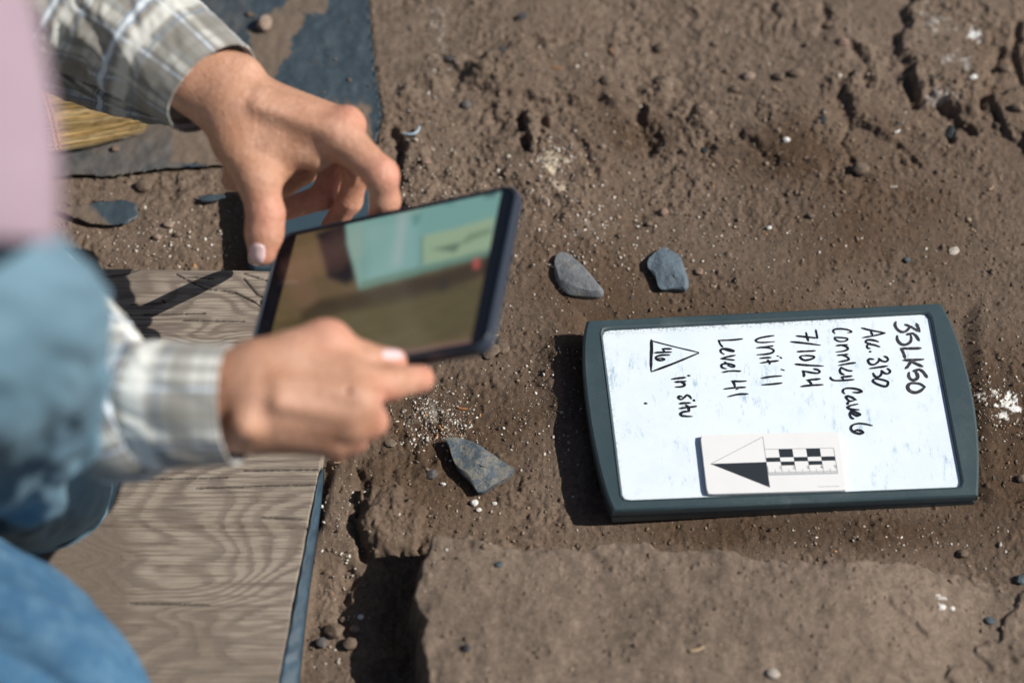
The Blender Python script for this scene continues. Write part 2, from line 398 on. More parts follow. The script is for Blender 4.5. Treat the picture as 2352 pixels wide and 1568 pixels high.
grv = mw.attr('groove'); dst = mw.attr('dust')
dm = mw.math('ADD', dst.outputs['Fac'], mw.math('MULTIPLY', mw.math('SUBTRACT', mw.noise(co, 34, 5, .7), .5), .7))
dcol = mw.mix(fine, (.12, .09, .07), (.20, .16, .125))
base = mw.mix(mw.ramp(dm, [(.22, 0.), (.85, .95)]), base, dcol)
base = mw.mix(grv.outputs['Fac'], base, (.05, .04, .035)); mw.color(base)
mw.bump(mw.math('ADD', mw.math('ADD', mw.math('MULTIPLY', st, .8), mw.math('MULTIPLY', band, -.35)), mw.math('MULTIPLY', fine, .25)), .6, .0012)
medge = M('ply_edge', (.30, .25, .19), .9)
plat = empty('wooden_platform', W1(500, 1000, 0), 'weathered grey plywood boards lying flat beside the digging area, dusted with brown soil', 'wooden board')
def cracks_h(X_, Y_, lines, z):
    h = np.zeros_like(X_); g = np.zeros_like(X_)
    for pts, w_, dep in lines:
        d = sdline(X_, Y_, poly(pts, z)[:, :2])
        k = 1-sstep(w_*.3, w_, d+.0004*perlin(X_*400, Y_*400, 4)); h -= dep*k; g = np.maximum(g, k)
    return h, g
CRK = [([(405, 630), (440, 648), (470, 662), (540, 672), (578, 690), (612, 712)], .0007, .002), ([(240, 636), (290, 630), (322, 619)], .00085, .0015),
      ([(430, 636), (455, 637), (490, 641)], .00085, .001), ([(560, 628), (600, 640), (640, 652)], .00085, .0015), ([(372, 690), (378, 694)], .0012, .003),
      ([(600, 692), (612, 700)], .0022, .005), ([(300, 700), (370, 697)], .00085, .001), ([(330, 722), (470, 720)], .00085, .001), ([(420, 735), (560, 738)], .00085, .001),
      ([(560, 640), (590, 676), (612, 686)], .00085, .0015), ([(240, 722), (300, 724)], .00085, .001), ([(450, 1120), (740, 1112)], .00085, .0009), ([(300, 1100), (520, 1096)], .00085, .0008),
      ([(560, 1080), (735, 1078)], .00085, .0009), ([(600, 1188), (700, 1192)], .00085, .0009), ([(300, 1385), (480, 1388)], .00085, .0007)]
def plank(P, name):
    z = .018; Pw = poly(P, z)[:, :2]; TL, TR, BR_, BL = Pw
    nu, nv = 420, int(30+np.linalg.norm(TR-BR_)/.0007)
    u = np.linspace(0, 1, nu)[None, :, None]; v = np.linspace(0, 1, nv)[:, None, None]
    XY = (TL*(1-u)+TR*u)*(1-v)+(BL*(1-u)+BR_*u)*v
    x, y = XY[..., 0], XY[..., 1]
    # ragged splintered outer edges
    ru = np.linspace(0, 1, nu)[None, :]*np.ones((nv, 1))
    x = x+sstep(.985, 1, ru)*.0007*fbm(y, y*0+3, .04, 3, 31)
    h, g = cracks_h(x, y, CRK, z)
    h = h+fbm(x, y*3, .05, 3, 12)*.0006
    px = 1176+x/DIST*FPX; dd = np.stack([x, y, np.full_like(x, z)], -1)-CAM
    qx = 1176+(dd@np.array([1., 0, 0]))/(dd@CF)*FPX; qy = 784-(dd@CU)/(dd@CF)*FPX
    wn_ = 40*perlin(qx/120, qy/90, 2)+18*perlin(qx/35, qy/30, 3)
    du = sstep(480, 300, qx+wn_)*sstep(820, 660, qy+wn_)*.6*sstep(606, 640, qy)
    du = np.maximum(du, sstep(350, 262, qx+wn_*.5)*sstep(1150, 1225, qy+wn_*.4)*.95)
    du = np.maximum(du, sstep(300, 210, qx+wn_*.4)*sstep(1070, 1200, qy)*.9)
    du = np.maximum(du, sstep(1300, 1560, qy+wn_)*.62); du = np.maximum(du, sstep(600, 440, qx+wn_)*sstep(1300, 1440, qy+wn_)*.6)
    top = np.stack([x, y, z+h], -1).reshape(-1, 3); n = len(top)
    I = np.arange(n).reshape(nv, nu)
    Fq = [np.stack([I[1:, :-1], I[1:, 1:], I[:-1, 1:], I[:-1, :-1]], -1).reshape(-1, 4)]
    ring = np.r_[I[0, :], I[1:, -1], I[-1, -2::-1], I[-2:0:-1, 0]]
    bot = top[ring].copy(); bot[:, 2] = .0005; m_ = len(ring); B = n+np.arange(m_)
    Fq.append(np.stack([ring, np.roll(ring, -1), np.roll(B, -1), B], -1))
    V = np.r_[top, bot]; z0 = np.zeros(m_)
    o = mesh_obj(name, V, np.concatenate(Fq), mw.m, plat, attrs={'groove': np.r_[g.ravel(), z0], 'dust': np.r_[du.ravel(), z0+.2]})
    return o
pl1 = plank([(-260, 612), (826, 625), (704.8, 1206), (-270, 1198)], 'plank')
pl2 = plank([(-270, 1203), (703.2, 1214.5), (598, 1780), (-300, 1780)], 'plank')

# ------------------------------------------------------------------ dark sheeting
mt = M('dark_sheeting', rough=.5); co = mt.co()
d_a = mt.attr('dust'); pat = mt.noise(co, 22, 5, .7); fn = mt.noise(co, 420, 3, .7); wr = mt.noise(mt.co(scale=(1, 3, 1)), 60, 5, .7)
base = mt.mix(wr, (.030, .046, .060), (.058, .080, .096))
dm = mt.math('ADD', d_a.outputs['Fac'], mt.math('MULTIPLY', mt.math('SUBTRACT', pat, .5), 1.1))
base = mt.mix(mt.ramp(dm, [(.15, 0.), (.75, 1.)]), base, mt.mix(fn, (.105, .078, .058), (.18, .135, .10)))
mt.color(base); mt.bump(mt.math('ADD', wr, mt.math('MULTIPLY', fn, .7)), .5, .0015)
mt.l(mt.ramp(dm, [(.2, .42), (.6, .9)]), mt.b.inputs['Roughness'])
def sheet(name, P, label, step=.003, thick=.0012, lift=.002, dustf=None, mat=None, wrinkle=.0012, curl=0):
    Pw = poly(P, lift)[:, :2]; lo = Pw.min(0); hi = Pw.max(0)
    xs = np.arange(lo[0], hi[0]+step, step); ys = np.arange(lo[1], hi[1]+step, step)
    x, y = np.meshgrid(xs, ys); d = sdpoly(x, y, Pw)
    # snap the border cells to the outline
    gy_, gx_ = np.gradient(d, step); gl = np.sqrt(gx_**2+gy_**2)+1e-9
    s = np.abs(d) < step*.75
    x = np.where(s, x-gx_/gl*d, x); y = np.where(s, y-gy_/gl*d, y)
    keep = d < step*.75
    z = lift+wrinkle*fbm(x, y, .05, 3, 55)+.0008*fbm(x, y, .012, 2, 56)+curl*np.clip(1+d/.018, 0, 1)**2*(perlin(x*18, y*18, 7)+.25)
    dd = np.stack([x, y, z], -1)-CAM
    qx = 1176+(dd@np.array([1., 0, 0]))/(dd@CF)*FPX; qy = 784-(dd@CU)/(dd@CF)*FPX
    du = dustf(qx, qy) if dustf else np.full_like(x, .3)
    V = np.stack([x, y, z], -1).reshape(-1, 3); I = np.arange(len(V)).reshape(x.shape)
    kf = keep[:-1, :-1] & keep[1:, :-1] & keep[:-1, 1:] & keep[1:, 1:]
    Fq = np.stack([I[:-1, :-1], I[:-1, 1:], I[1:, 1:], I[1:, :-1]], -1)[kf]
    used = np.unique(Fq); mp = -np.ones(len(V), int); mp[used] = np.arange(len(used))
    o = mesh_obj(name, V[used], mp[Fq], mat or mt.m, attrs={'dust': du.ravel()[used]})
    so_ = o.modifiers.new('solid', 'SOLIDIFY'); so_.thickness = thick; so_.offset = -1
    return tag(o, label, 'plastic sheet')
def dust_main(x, y):
    n = 14*perlin(x/40, y/40, 3)+8*perlin(x/13, y/13, 4)
    Wd = [(585, 70), (640, 10), (690, -60), (752, -60), (738, 20), (690, 48), (660, 110), (640, 150), (634, 215), (540, 200), (560, 120)]
    f = -.15+1.35*sstep(6, -6, sdpoly(x+n, y+n, Wd))
    f = np.maximum(f, .22*sstep(640, 560, x+n)*(y < 200))
    f = np.maximum(f, .95*sstep(220, 262, y+n)*sstep(863, 845, x+n*.6)*(x > 700))
    f = np.maximum(f, .95*sstep(370, 410, x+2*n)*sstep(384, 370, y+n*.5)*(y > 220)*(x < 640))
    f = np.maximum(f, .45*(y > 220)*(x < 420)); f = np.maximum(f, -.12+.30*sstep(180, 240, y)*(x > 640))
    return f
sheet('plastic_sheet', TARP, 'large dark blue-grey plastic sheet partly covered with dust under the hand and broom', .0014, dustf=dust_main, curl=.0012)
sheet('plastic_sheet', [(120, 482), (165, 474), (215, 466), (280, 458), (312, 468), (318, 498), (292, 513), (245, 516), (205, 512), (150, 492)],
      'small torn dark sheet scrap half buried above the plywood', .002, .0008, .0045, lambda x, y: .95*sstep(245, 205, x-(y-490))*1.+.02, wrinkle=.0006)
sheet('plastic_sheet', [(452, 450), (515, 446), (519, 454), (486, 463), (462, 462)], 'tiny dark sheet scrap left of the tablet flap', .0015, .0006, .0042, lambda x, y: x*0+.05, wrinkle=.0003)
mb = M('blue_strip', rough=.6); co = mb.co(); n1 = mb.noise(co, 55, 5, .7); n2 = mb.noise(co, 30, 4, .7)
mb.color(mb.mix(mb.ramp(n2, [(.60, 0.), (.66, .85)]), mb.mix(mb.ramp(n1, [(.3, 0.), (.7, 1.)]), (.012, .030, .050), (.035, .075, .11)), (.22, .17, .13))); mb.bump(n1, .4, .001)
sl = np.array([(733, 1092), (727, 1120), (716, 1180), (704, 1240), (693, 1300), (680, 1370), (666, 1440), (653, 1500), (640, 1560), (600, 1760)], float); sr = np.array([(743, 1070), (740, 1118), (733, 1180), (725, 1240), (716, 1300), (706, 1370), (698, 1440), (692, 1500), (686, 1560), (664, 1760)], float)
q1 = catmull(sl, 8) if 'catmull' in globals() else sl; q2_ = catmull(sr, 8); nq = len(q1); Vq = []; Fq_ = []
for i_ in range(nq):
    for t_ in np.linspace(0, 1, 5):
        pp = q1[i_]*(1-t_)+q2_[i_]*t_; w3 = W1(pp[0], pp[1], .0155-.006*t_+.0006*math.sin(i_*.9+t_*3)); Vq.append(w3)
    for t_ in (1., 0.): pp = q1[i_]*(1-t_)+q2_[i_]*t_; w3 = W1(pp[0], pp[1], .0155-.006*t_)-np.array([0, 0, .009]); Vq.append(w3)
for i_ in range(nq-1):
    for k_ in range(7): Fq_.append((7*i_+k_, 7*i_+(k_+1) % 7, 7*i_+7+(k_+1) % 7, 7*i_+7+k_))
tag(mesh_obj('plastic_strip', np.array(Vq), Fq_, mb.m), 'narrow blue-black plastic strip along the right edge of the plywood', 'plastic sheet')

# ------------------------------------------------------------------ whiteboard
BP0 = np.array([.194, -.0875, .0190]); BN = np.array([.041, 0, 1.]); BN /= np.linalg.norm(BN)
BX = np.array([math.cos(.06), math.sin(.06), 0]); BX -= BN*(BX@BN); BX /= np.linalg.norm(BX); BY = np.cross(BN, BX)
def onb(px, py, off=0.): return ray_plane(px, py, BP0+BN*off, BN)
def onbp(pts, off=0.): a = np.array(pts, float); return onb(a[:, 0], a[:, 1], off)
wb = empty('whiteboard', BP0-BN*.03, 'small framed whiteboard with a dark grey-green rim and handwritten site notes, lying on the soil', 'whiteboard')
def side(P, n, smooth=False):
    P = np.array(P, float)
    if smooth:
        t = np.linspace(0, 1, len(P)); c = [np.polyfit(t, P[:, k], min(4, len(P)-1)) for k in (0, 1)]
        q = np.linspace(0, 1, 60); Q = np.stack([np.polyval(c[0], q), np.polyval(c[1], q)], 1)
        Q[0] = P[0]; Q[-1] = P[-1]; P = Q
    return resample(P, n+1)[:-1]
oTL, oTR, oBR, oBL = (1349, 735), (2161, 695), (2247, 1137), (1408, 1172)
outer = np.concatenate([side([oTL, oTR], 40), side([oTR, (2197, 770), (2228, 868), (2243, 968), (2250, 1056), oBR], 30, True), side([oBR, oBL], 40),
                        side([oBL, (1380, 1090), (1356, 990), (1341, 860), (1340, 790), oTL], 30, True)])
iTL, iTR, iBR, iBL = (1382, 756), (2136, 718), (2212, 1117), (1431, 1148)
def rquad(c, ns, r):
    """rounded quad with the same number of points per side"""
    out_ = []
    for k in range(4):
        a, b = np.array(c[k], float), np.array(c[(k+1) % 4], float); t = np.linspace(0, 1, ns[k]+1)[:-1]
        out_.append(a+(b-a)*t[:, None])
    q = np.concatenate(out_); 
    for k in range(4):
        cc = np.array(c[k], float); d = np.linalg.norm(q-cc, axis=1)
        cen = np.mean(np.array(c, float), 0); di = (cen-cc)/np.linalg.norm(cen-cc)
        q += di*(np.clip(1-d/r, 0, 1)**2)[:, None]*r*.42
    return q
NS = (40, 30, 40, 30)
inner = rquad([iTL, iTR, iBR, iBL], NS, 14)
inner2 = rquad([(1376, 751), (2141, 713), (2218, 1122), (1425, 1153)], NS, 16)
O3 = onbp(outer); I3 = onbp(inner); I2 = onbp(inner2)
cen = O3.mean(0)
def ins(P, k, dz): return P+(cen-P)/np.linalg.norm(cen-P, axis=1)[:, None]*k+BN*dz
OL = onbp(rquad([oTL, oTR, oBR, oBL], NS, 3)*.0+outer)
mid_o = O3*.35+I2*.65
loops = [ins(O3, .005, -.0198), ins(O3, .0012, -.0188), ins(O3, .0004, -.0104), ins(O3, .0014, -.0098), ins(O3, .0014, -.0088), ins(O3, -.0002, -.0080), ins(O3, -.0004, -.0030),
         ins(O3, .0002, -.0012), ins(O3, .0018, -.0001), mid_o, I2+BN*.0002, I2*.75+I3*.25+BN*.0009, I3*.8+I2*.2+BN*.0004, ins(I3, .0, -.0010), ins(I3, .0006, -.0024)]
nL = len(O3); V = np.concatenate(loops); Fq = []
for k in range(len(loops)-1):
    a = np.arange(nL)+k*nL; b = np.roll(np.arange(nL), -1)+k*nL
    Fq.append(np.stack([a, a+nL, b+nL, b], -1))
Fl = [tuple(f) for f in np.concatenate(Fq)]; Fl.append(tuple(range(nL)))
mf = M('frame_plastic', rough=.42); co = mf.co(); n1 = mf.noise(co, 25, 5, .7); n2 = mf.noise(co, 1300, 2, .7); n3 = mf.noise(mf.co(scale=(1, 1, 1)), 8, 3, .6)
base = mf.mix(n1, (.028, .052, .062), (.040, .068, .079)); base = mf.mix(mf.math('MULTIPLY', mf.ramp(n2, [(.6, 0.), (.72, 1.)]), mf.ramp(n3, [(.4, .05), (.65, .6)])), base, (.20, .17, .14))
base = mf.mix(mf.ramp(mf.noise(co, 14, 6, .75), [(.58, 0.), (.8, .35)]), base, (.20, .24, .25)); mf.color(base); mf.bump(n2, .12, .0004)
mf.l(mf.ramp(n1, [(.3, .36), (.7, .55)]), mf.b.inputs['Roughness'])
fo = mesh_obj('frame', V, Fl, mf.m, wb, smooth=False)
for p in fo.data.polygons: p.use_smooth = len(p.vertices) == 4
es = fo.modifiers.new('edge', 'EDGE_SPLIT'); es.split_angle = math.radians(32)
for (x, y) in ((1445, 800), (2140, 770), (2190, 1090), (1460, 1110)):       # four rubber feet under it
    c0 = onb(x, y, -.0197); r = .012; k = 14; ang = np.arange(k)*2*math.pi/k
    ringt = c0+np.outer(np.cos(ang), BX)*r+np.outer(np.sin(ang), BY)*r; ringb = ringt.copy(); ringb[:, 2] = min(-.003, c0[2]-.003)
    Vf = np.r_[ringt, ringb]; Ff = [(i, (i+1) % k, k+(i+1) % k, k+i) for i in range(k)]+[tuple(range(k, 2*k))]
    mesh_obj('foot', Vf, Ff, mf.m, wb)
mwb = M('whiteboard_surface', (.80, .87, .90), .3); co = mwb.co()
s1 = mwb.noise(co, 26, 6, .75); s2 = mwb.noise(mwb.co(scale=(1, .3, 1), rot=(0, 0, .9)), 150, 6, .85); s3 = mwb.noise(mwb.co(scale=(1, .12, 1), rot=(0, 0, -.5)), 190, 4, .8)
base = mwb.mix(mwb.ramp(s1, [(.42, 0.), (.75, .5)]), (.74, .82, .89), (.58, .70, .80))
base = mwb.mix(mwb.math('MULTIPLY', mwb.ramp(s2, [(.54, 0.), (.64, .75)]), mwb.ramp(mwb.noise(co, 38, 3, .6), [(.47, 0.), (.60, 1.)])), base, (.26, .40, .52))
base = mwb.mix(mwb.math('MULTIPLY', mwb.ramp(s3, [(.64, 0.), (.70, .7)]), mwb.ramp(s1, [(.48, .0), (.62, 1.)])), base, (.15, .2, .26))
ed = mwb.attr('edge'); dots = mwb.noise(co, 520, 4, .8)
base = mwb.mix(mwb.math('MULTIPLY', ed.outputs['Fac'], mwb.ramp(dots, [(.50, 0.), (.60, 1.)])), base, (.04, .05, .06)); mwb.color(base)
mwb.l(mwb.ramp(s2, [(.3, .25), (.7, .45)]), mwb.b.inputs['Roughness'])
ns_, nt_ = 190, 110
u = np.linspace(0, 1, ns_)[None, :, None]; v = np.linspace(0, 1, nt_)[:, None, None]
c4 = [onb(p[0], p[1], -.0021) for p in ((1379, 754), (2139, 716), (2216, 1120), (1428, 1151))]
SF = ((c4[0]*(1-u)+c4[1]*u)*(1-v)+(c4[3]*(1-u)+c4[2]*u)*v).reshape(-1, 3)
I = np.arange(ns_*nt_).reshape(nt_, ns_)
edg = (1.2*np.exp(-(v[..., 0]/.03)**2)*np.ones((1, ns_))*sstep(.9, .6, u[..., 0])+.5*np.exp(-(u[..., 0]/.010)**2)+.4*np.exp(-((1-u[..., 0])/.006)**2)*sstep(0, .2, v[..., 0])).ravel()
mesh_obj('writing_surface', SF, np.stack([I[1:, :-1], I[1:, 1:], I[:-1, 1:], I[:-1, :-1]], -1).reshape(-1, 4), mwb.m, wb, attrs={'edge': edg})
# handwriting, traced stroke by stroke
mink = M('marker_ink', rough=.35); co = mink.co(); nn = mink.noise(co, 330, 3, .6)
mink.color(mink.ramp(nn, [(.35, (.006, .007, .010)), (.62, (.014, .015, .018)), (.75, (.05, .048, .046))]))
minkw = M('worn_marker_ink', rough=.5); co = minkw.co(); nn = minkw.noise(co, 420, 5, .8)
minkw.color(minkw.ramp(nn, [(.36, (.014, .015, .018)), (.56, (.040, .037, .036)), (.70, (.16, .16, .165)), (.76, (.55, .60, .63))]))
def ribbon(strokes, width, conv, off0=-.0018, sharp=False, wmul=None):
    Vs = []; Fs = []; n = 0
    for si, s in enumerate(strokes):
        q = conv(catmull(s) if not sharp else np.array(s, float)); q3 = onbp(q, off0+si*.00003)
        w0 = np.linalg.norm(onb(1700+width, 900)-onb(1700, 900))*.56*(wmul[si] if wmul else 1)
        T = np.gradient(q3, axis=0); T /= np.linalg.norm(T, axis=1)[:, None]+1e-12; Nn = np.cross(BN, T)
        k = len(q3); s_ = np.linspace(0, 1, k)
        w = w0*(1+.13*np.sin(s_*5+si*2.1)+.06*np.sin(s_*17+si))*(1-.35*np.clip(1-s_*8, 0, 1)-.5*np.clip(1-(1-s_)*7, 0, 1)) if not sharp else np.full(k, w0)
        if not sharp:   # round nib ends
            a0 = q3[0]-T[0]*w0*.6; a1 = q3[-1]+T[-1]*w0*.6
            q3 = np.r_[[a0], q3, [a1]]; Nn = np.r_[[Nn[0]], Nn, [Nn[-1]]]; w = np.r_[w0*.3, w, w0*.22]; k += 2
        L_ = q3+Nn*w[:, None]; R_ = q3-Nn*w[:, None]
        Vs.append(np.stack([L_, R_], 1).reshape(-1, 3))
        for i in range(k-1): Fs.append((n+2*i, n+2*i+1, n+2*i+3, n+2*i+2))
        n += 2*k
    return np.concatenate(Vs), Fs
def cv(ox, oy, s): return lambda q: (q/s+np.array([ox, oy]))*.574219
cA, cB, cC, cD, cE = cv(3500, 1250, 4.48), cv(3300, 1280, 3.267), cv(3150, 1280, 5.225), cv(2830, 1320, 5.2265), cv(2560, 1340, 4.357)
def hand(label, strokes, width_z, sc_, conv, mat=None, wm=None, sharp=False):
    V_, F_ = ribbon(strokes, width_z/sc_*.574, conv, wmul=wm, sharp=sharp)
    o = mesh_obj('handwriting', V_, F_, mat or mink.m, wb, smooth=False); o['label'] = label
hand('worn black handwriting reading 35LK50', [
    [(375, 165), (362, 225), (405, 300), (480, 345), (550, 335), (605, 285), (625, 240)], [(545, 212), (640, 250), (710, 290), (800, 338)], [(805, 340), (775, 260), (745, 192)],
    [(400, 415), (408, 490), (470, 560), (550, 572), (630, 530), (655, 460), (640, 385)], [(575, 390), (640, 375), (690, 367)], [(690, 370), (745, 420), (795, 500)],
    [(825, 635), (640, 640), (465, 638)], [(475, 640), (515, 720), (545, 815)], [(870, 835), (700, 845), (515, 850)], [(855, 962), (760, 920), (655, 870)], [(645, 880), (605, 945), (560, 998)],
    [(615, 1070), (612, 1135), (650, 1190), (710, 1205), (768, 1165), (765, 1105), (725, 1045)], [(700, 1045), (760, 1025), (822, 1012)], [(822, 1018), (880, 1070), (942, 1158)],
    [(900, 1330), (820, 1275), (715, 1258), (635, 1268), (595, 1320), (620, 1385), (700, 1425), (780, 1418), (850, 1375), (898, 1330)]], 46, 4.48, cA, minkw.m)
hand('black handwriting reading Acc. 3130', [
    [(480, 102), (600, 132), (790, 166)], [(785, 168), (650, 200), (495, 228)], [(598, 132), (622, 195)], [(700, 282), (640, 262), (570, 256), (538, 272), (545, 295), (600, 303)],
    [(718, 347), (640, 322), (570, 315), (552, 338), (560, 362), (592, 370)], [(583, 407), (604, 413)], [(640, 510), (585, 506), (566, 530), (595, 572), (650, 577), (700, 540), (712, 500)],
    [(705, 498), (745, 530), (800, 540), (828, 515), (808, 482), (775, 470)], [(590, 630), (700, 614), (820, 598)], [(632, 690), (660, 735), (708, 738), (742, 700), (742, 655)],
    [(742, 655), (785, 692), (835, 695), (855, 662), (820, 628)], [(640, 768), (700, 765), (795, 788), (830, 812), (812, 858), (765, 860), (680, 830), (632, 795), (642, 768)]], 25, 3.267, cB)
hand('black handwriting reading Connley Cave 6', [
    [(128, 172), (108, 140), (140, 117), (230, 113), (320, 132), (348, 155), (300, 163)], [(128, 225), (190, 226), (285, 236), (292, 258), (250, 276), (185, 276), (135, 250), (125, 225)],
    [(295, 320), (220, 325), (150, 332)], [(215, 326), (280, 345), (302, 375), (250, 402), (150, 415)], [(300, 446), (230, 452), (165, 458)], [(225, 455), (290, 478), (315, 510), (270, 528), (185, 542)],
    [(400, 555), (300, 568), (180, 590)], [(355, 662), (300, 655), (240, 630), (215, 620)], [(218, 612), (198, 650), (212, 690), (255, 712)], [(355, 728), (290, 735), (228, 742), (245, 770)],
    [(378, 775), (240, 785), (130, 786), (85, 765), (75, 742)], [(262, 960), (238, 930), (258, 895), (330, 886), (430, 900), (485, 930), (440, 943), (370, 940)],
    [(410, 1040), (350, 1003), (290, 990), (285, 1015), (330, 1055), (400, 1042)], [(335, 1055), (300, 1078), (310, 1100)], [(430, 1095), (360, 1108), (302, 1132), (340, 1160), (450, 1168)],
    [(345, 1182), (410, 1200), (462, 1232), (425, 1247), (370, 1220), (338, 1200)], [(342, 1188), (332, 1235), (350, 1270), (380, 1288)],
    [(620, 1375), (540, 1355), (440, 1347), (365, 1370), (345, 1415), (385, 1460), (465, 1480), (502, 1465), (465, 1437), (412, 1435), (385, 1460)]], 24, 3.267, cB)
hand('black handwriting reading 7/10/24', [
    [(190, 328), (400, 350), (635, 374)], [(630, 375), (612, 290), (595, 200)], [(392, 255), (412, 345), (440, 435)], [(78, 450), (350, 477), (685, 521)], [(212, 655), (400, 648), (582, 638)],
    [(290, 742), (420, 738), (555, 755), (540, 795), (420, 832), (335, 828), (272, 775), (292, 740)], [(168, 916), (400, 938), (752, 957)], [(558, 1015), (640, 1035), (678, 1072), (640, 1105), (500, 1092), (320, 1055)],
    [(325, 1055), (352, 1120), (350, 1180)], [(685, 1226), (560, 1235), (410, 1246)], [(435, 1250), (485, 1295), (512, 1350)], [(745, 1345), (500, 1357), (290, 1380)]], 40, 5.225, cC)
hand('black handwriting reading Unit 11', [
    [(1390, 113), (1250, 132), (1090, 165), (1010, 213), (1060, 250), (1200, 255), (1405, 238)], [(1370, 328), (1230, 345), (1030, 370)], [(1150, 366), (1280, 370), (1370, 400), (1388, 440), (1330, 480), (1200, 503), (1040, 512)],
    [(1332, 570), (1210, 575), (1095, 588)], [(1455, 533), (1500, 546)], [(1520, 560), (1560, 588)], [(1485, 638), (1300, 657), (1112, 683)], [(1262, 622), (1300, 665), (1308, 708)],
    [(1552, 955), (1350, 967), (1130, 1002)], [(1555, 1103), (1350, 1125), (1145, 1140)], [(1542, 812), (1622, 842)]], 37, 5.2265, cD, wm=[1]*4+[.55, .7]+[1]*4+[.5])
hand('black handwriting reading Level 41', [
    [(730, 182), (500, 205), (230, 213)], [(238, 208), (270, 290), (325, 353)], [(350, 402), (440, 430), (530, 445), (552, 430), (460, 395), (350, 386), (282, 410), (288, 460), (350, 505)],
    [(580, 525), (430, 552), (285, 590)], [(290, 592), (420, 607), (565, 625)], [(430, 735), (500, 762), (562, 765), (562, 735), (465, 705), (365, 697), (297, 725), (315, 780), (400, 805)], [(362, 655), (400, 690)],
    [(695, 855), (500, 850), (320, 875)], [(812, 1060), (660, 1068), (512, 1058)], [(528, 1062), (565, 1115), (582, 1180)], [(795, 1192), (600, 1197), (355, 1225)], [(598, 1232), (650, 1228)], [(845, 1330), (650, 1337), (435, 1383)]], 37, 5.2265, cD,
    wm=[1]*6+[.6]+[1]*4+[.6, 1])
hand('hand-drawn black triangle with the number 46 inside', [
    [(200, 85), (205, 250), (196, 400), (196, 620)], [(225, 103), (600, 200), (1020, 298)], [(1022, 312), (600, 487), (205, 635)],
    [(550, 238), (395, 234)], [(398, 232), (432, 285)], [(548, 294), (400, 297), (258, 303)], [(518, 343), (380, 347), (292, 375), (295, 415), (360, 440), (430, 425), (395, 403), (320, 400)]], 38, 4.357, cE, wm=[1.15, .62, .95, .85, .75, .85, .85])
hand('black handwriting reading in situ', [
    [(795, 736), (660, 750), (550, 765)], [(835, 700), (870, 706)], [(800, 803), (700, 810), (610, 815)], [(720, 818), (775, 845), (772, 880), (710, 898), (620, 900)],
    [(735, 1070), (685, 1062), (675, 1092), (720, 1118), (775, 1085), (820, 1042), (870, 1065), (898, 1105)], [(882, 1178), (780, 1180), (690, 1190)], [(935, 1125), (960, 1145)],
    [(985, 1238), (830, 1255), (690, 1275)], [(802, 1212), (845, 1250), (865, 1320)], [(865, 1325), (765, 1333), (710, 1368), (740, 1400), (820, 1410), (910, 1413)]], 35, 4.357, cE)
hand('small black ink spot left of the words in situ', [[(80, 1183), (125, 1190)]], 35, 4.357, cE)
# ------------------------------------------------------------------ north-arrow scale card resting on the board
sc_o = empty('scale_card', onb(1770, 1065, -.002), 'white plastic scale card with a north arrow and checker ruler, lying on the whiteboard', 'scale card')
c_ = cv(2750, 1680, 3.618)
CC = [c_(np.array(p, float)) for p in ((183, 212), (2192, 165), (2302, 1014), (285, 1072))]
CO = rquad(CC, (24, 12, 24, 12), 7); T0 = .0016
tp = onbp(CO, T0); ed_ = tp+BN*-.0005; tpi = tp+(tp.mean(0)-tp)*.006+BN*.0002; bt = tp-BN*.0022
nC = len(CO); V = np.r_[bt, ed_, tpi]; Fl = [(k*nC+i, k*nC+(i+1) % nC, (k+1)*nC+(i+1) % nC, (k+1)*nC+i) for k in (0, 1) for i in range(nC)]+[tuple(range(3*nC-1, 2*nC-1, -1))]
Fl = [tuple(reversed(f)) for f in Fl]
mc = M('card_plastic', rough=.35); co = mc.co(); mc.color(mc.mix(mc.ramp(mc.noise(co, 40, 5, .7), [(.45, 0.), (.8, .5)]), (.76, .765, .765), (.68, .69, .69)))
mesh_obj('card', V, Fl, mc.m, sc_o, smooth=False)
mk = M('print_black', (.022, .028, .036), .4); mgy = M('print_grey', (.25, .27, .30), .5); mlg = M('print_light_grey', (.48, .50, .52), .5)
ZP = T0+.0003
def flat(name, polys, mat, parent=sc_o, lab=None, z=ZP):
    V_ = []; F_ = []
    for P in polys:
        k = len(V_); q = onbp([c_(np.array(p, float)) for p in P], z); V_ += list(q); F_.append(tuple(range(k, k+len(P))))
    o = mesh_obj(name, V_, F_, mat, parent, smooth=False)
    if lab: o['label'] = lab
    return o
def seg(a, b, w):
    a = np.array(a, float); b = np.array(b, float); n = np.array([-(b-a)[1], (b-a)[0]]); n = n/np.linalg.norm(n)*w/2
    return [a+n, b+n, b-n, a-n]
flat('printed_arrow', [[(335, 632), (1142, 604), (1195, 972)]], mk.m, lab='printed north arrow, its lower half solid black')
flat('arrow_outline', [seg((335, 632), (1090, 240), 7), seg((1090, 240), (1142, 606), 7), seg((335, 632), (1142, 605), 5)], mgy.m)
QTL, QTR, QBR, QBL = map(lambda p: np.array(p, float), ((1118, 420), (2115, 400), (2175, 770), (1180, 792)))
bil = lambda u_, v_: (QTL*(1-u_)+QTR*u_)*(1-v_)+(QBL*(1-u_)+QBR*u_)*v_
rws = (0, .325, .49, .64, 1.)
cells = [(c0, 0) for c0 in (1, 3)]+[(c0, 1) for c0 in (0, 2, 4)]+[(c0, 2) for c0 in (1, 3)]
flat('checker_scale', [[bil(c0/5, rws[r0]), bil((c0+1)/5, rws[r0]), bil((c0+1)/5, rws[r0+1]), bil(c0/5, rws[r0+1])] for c0, r0 in cells], mk.m)
tk = [seg(bil(0, 0), bil(1, 0), 6), seg(bil(1, 0), bil(1, 1), 6), seg(bil(0, 1), bil(1, 1), 5)]
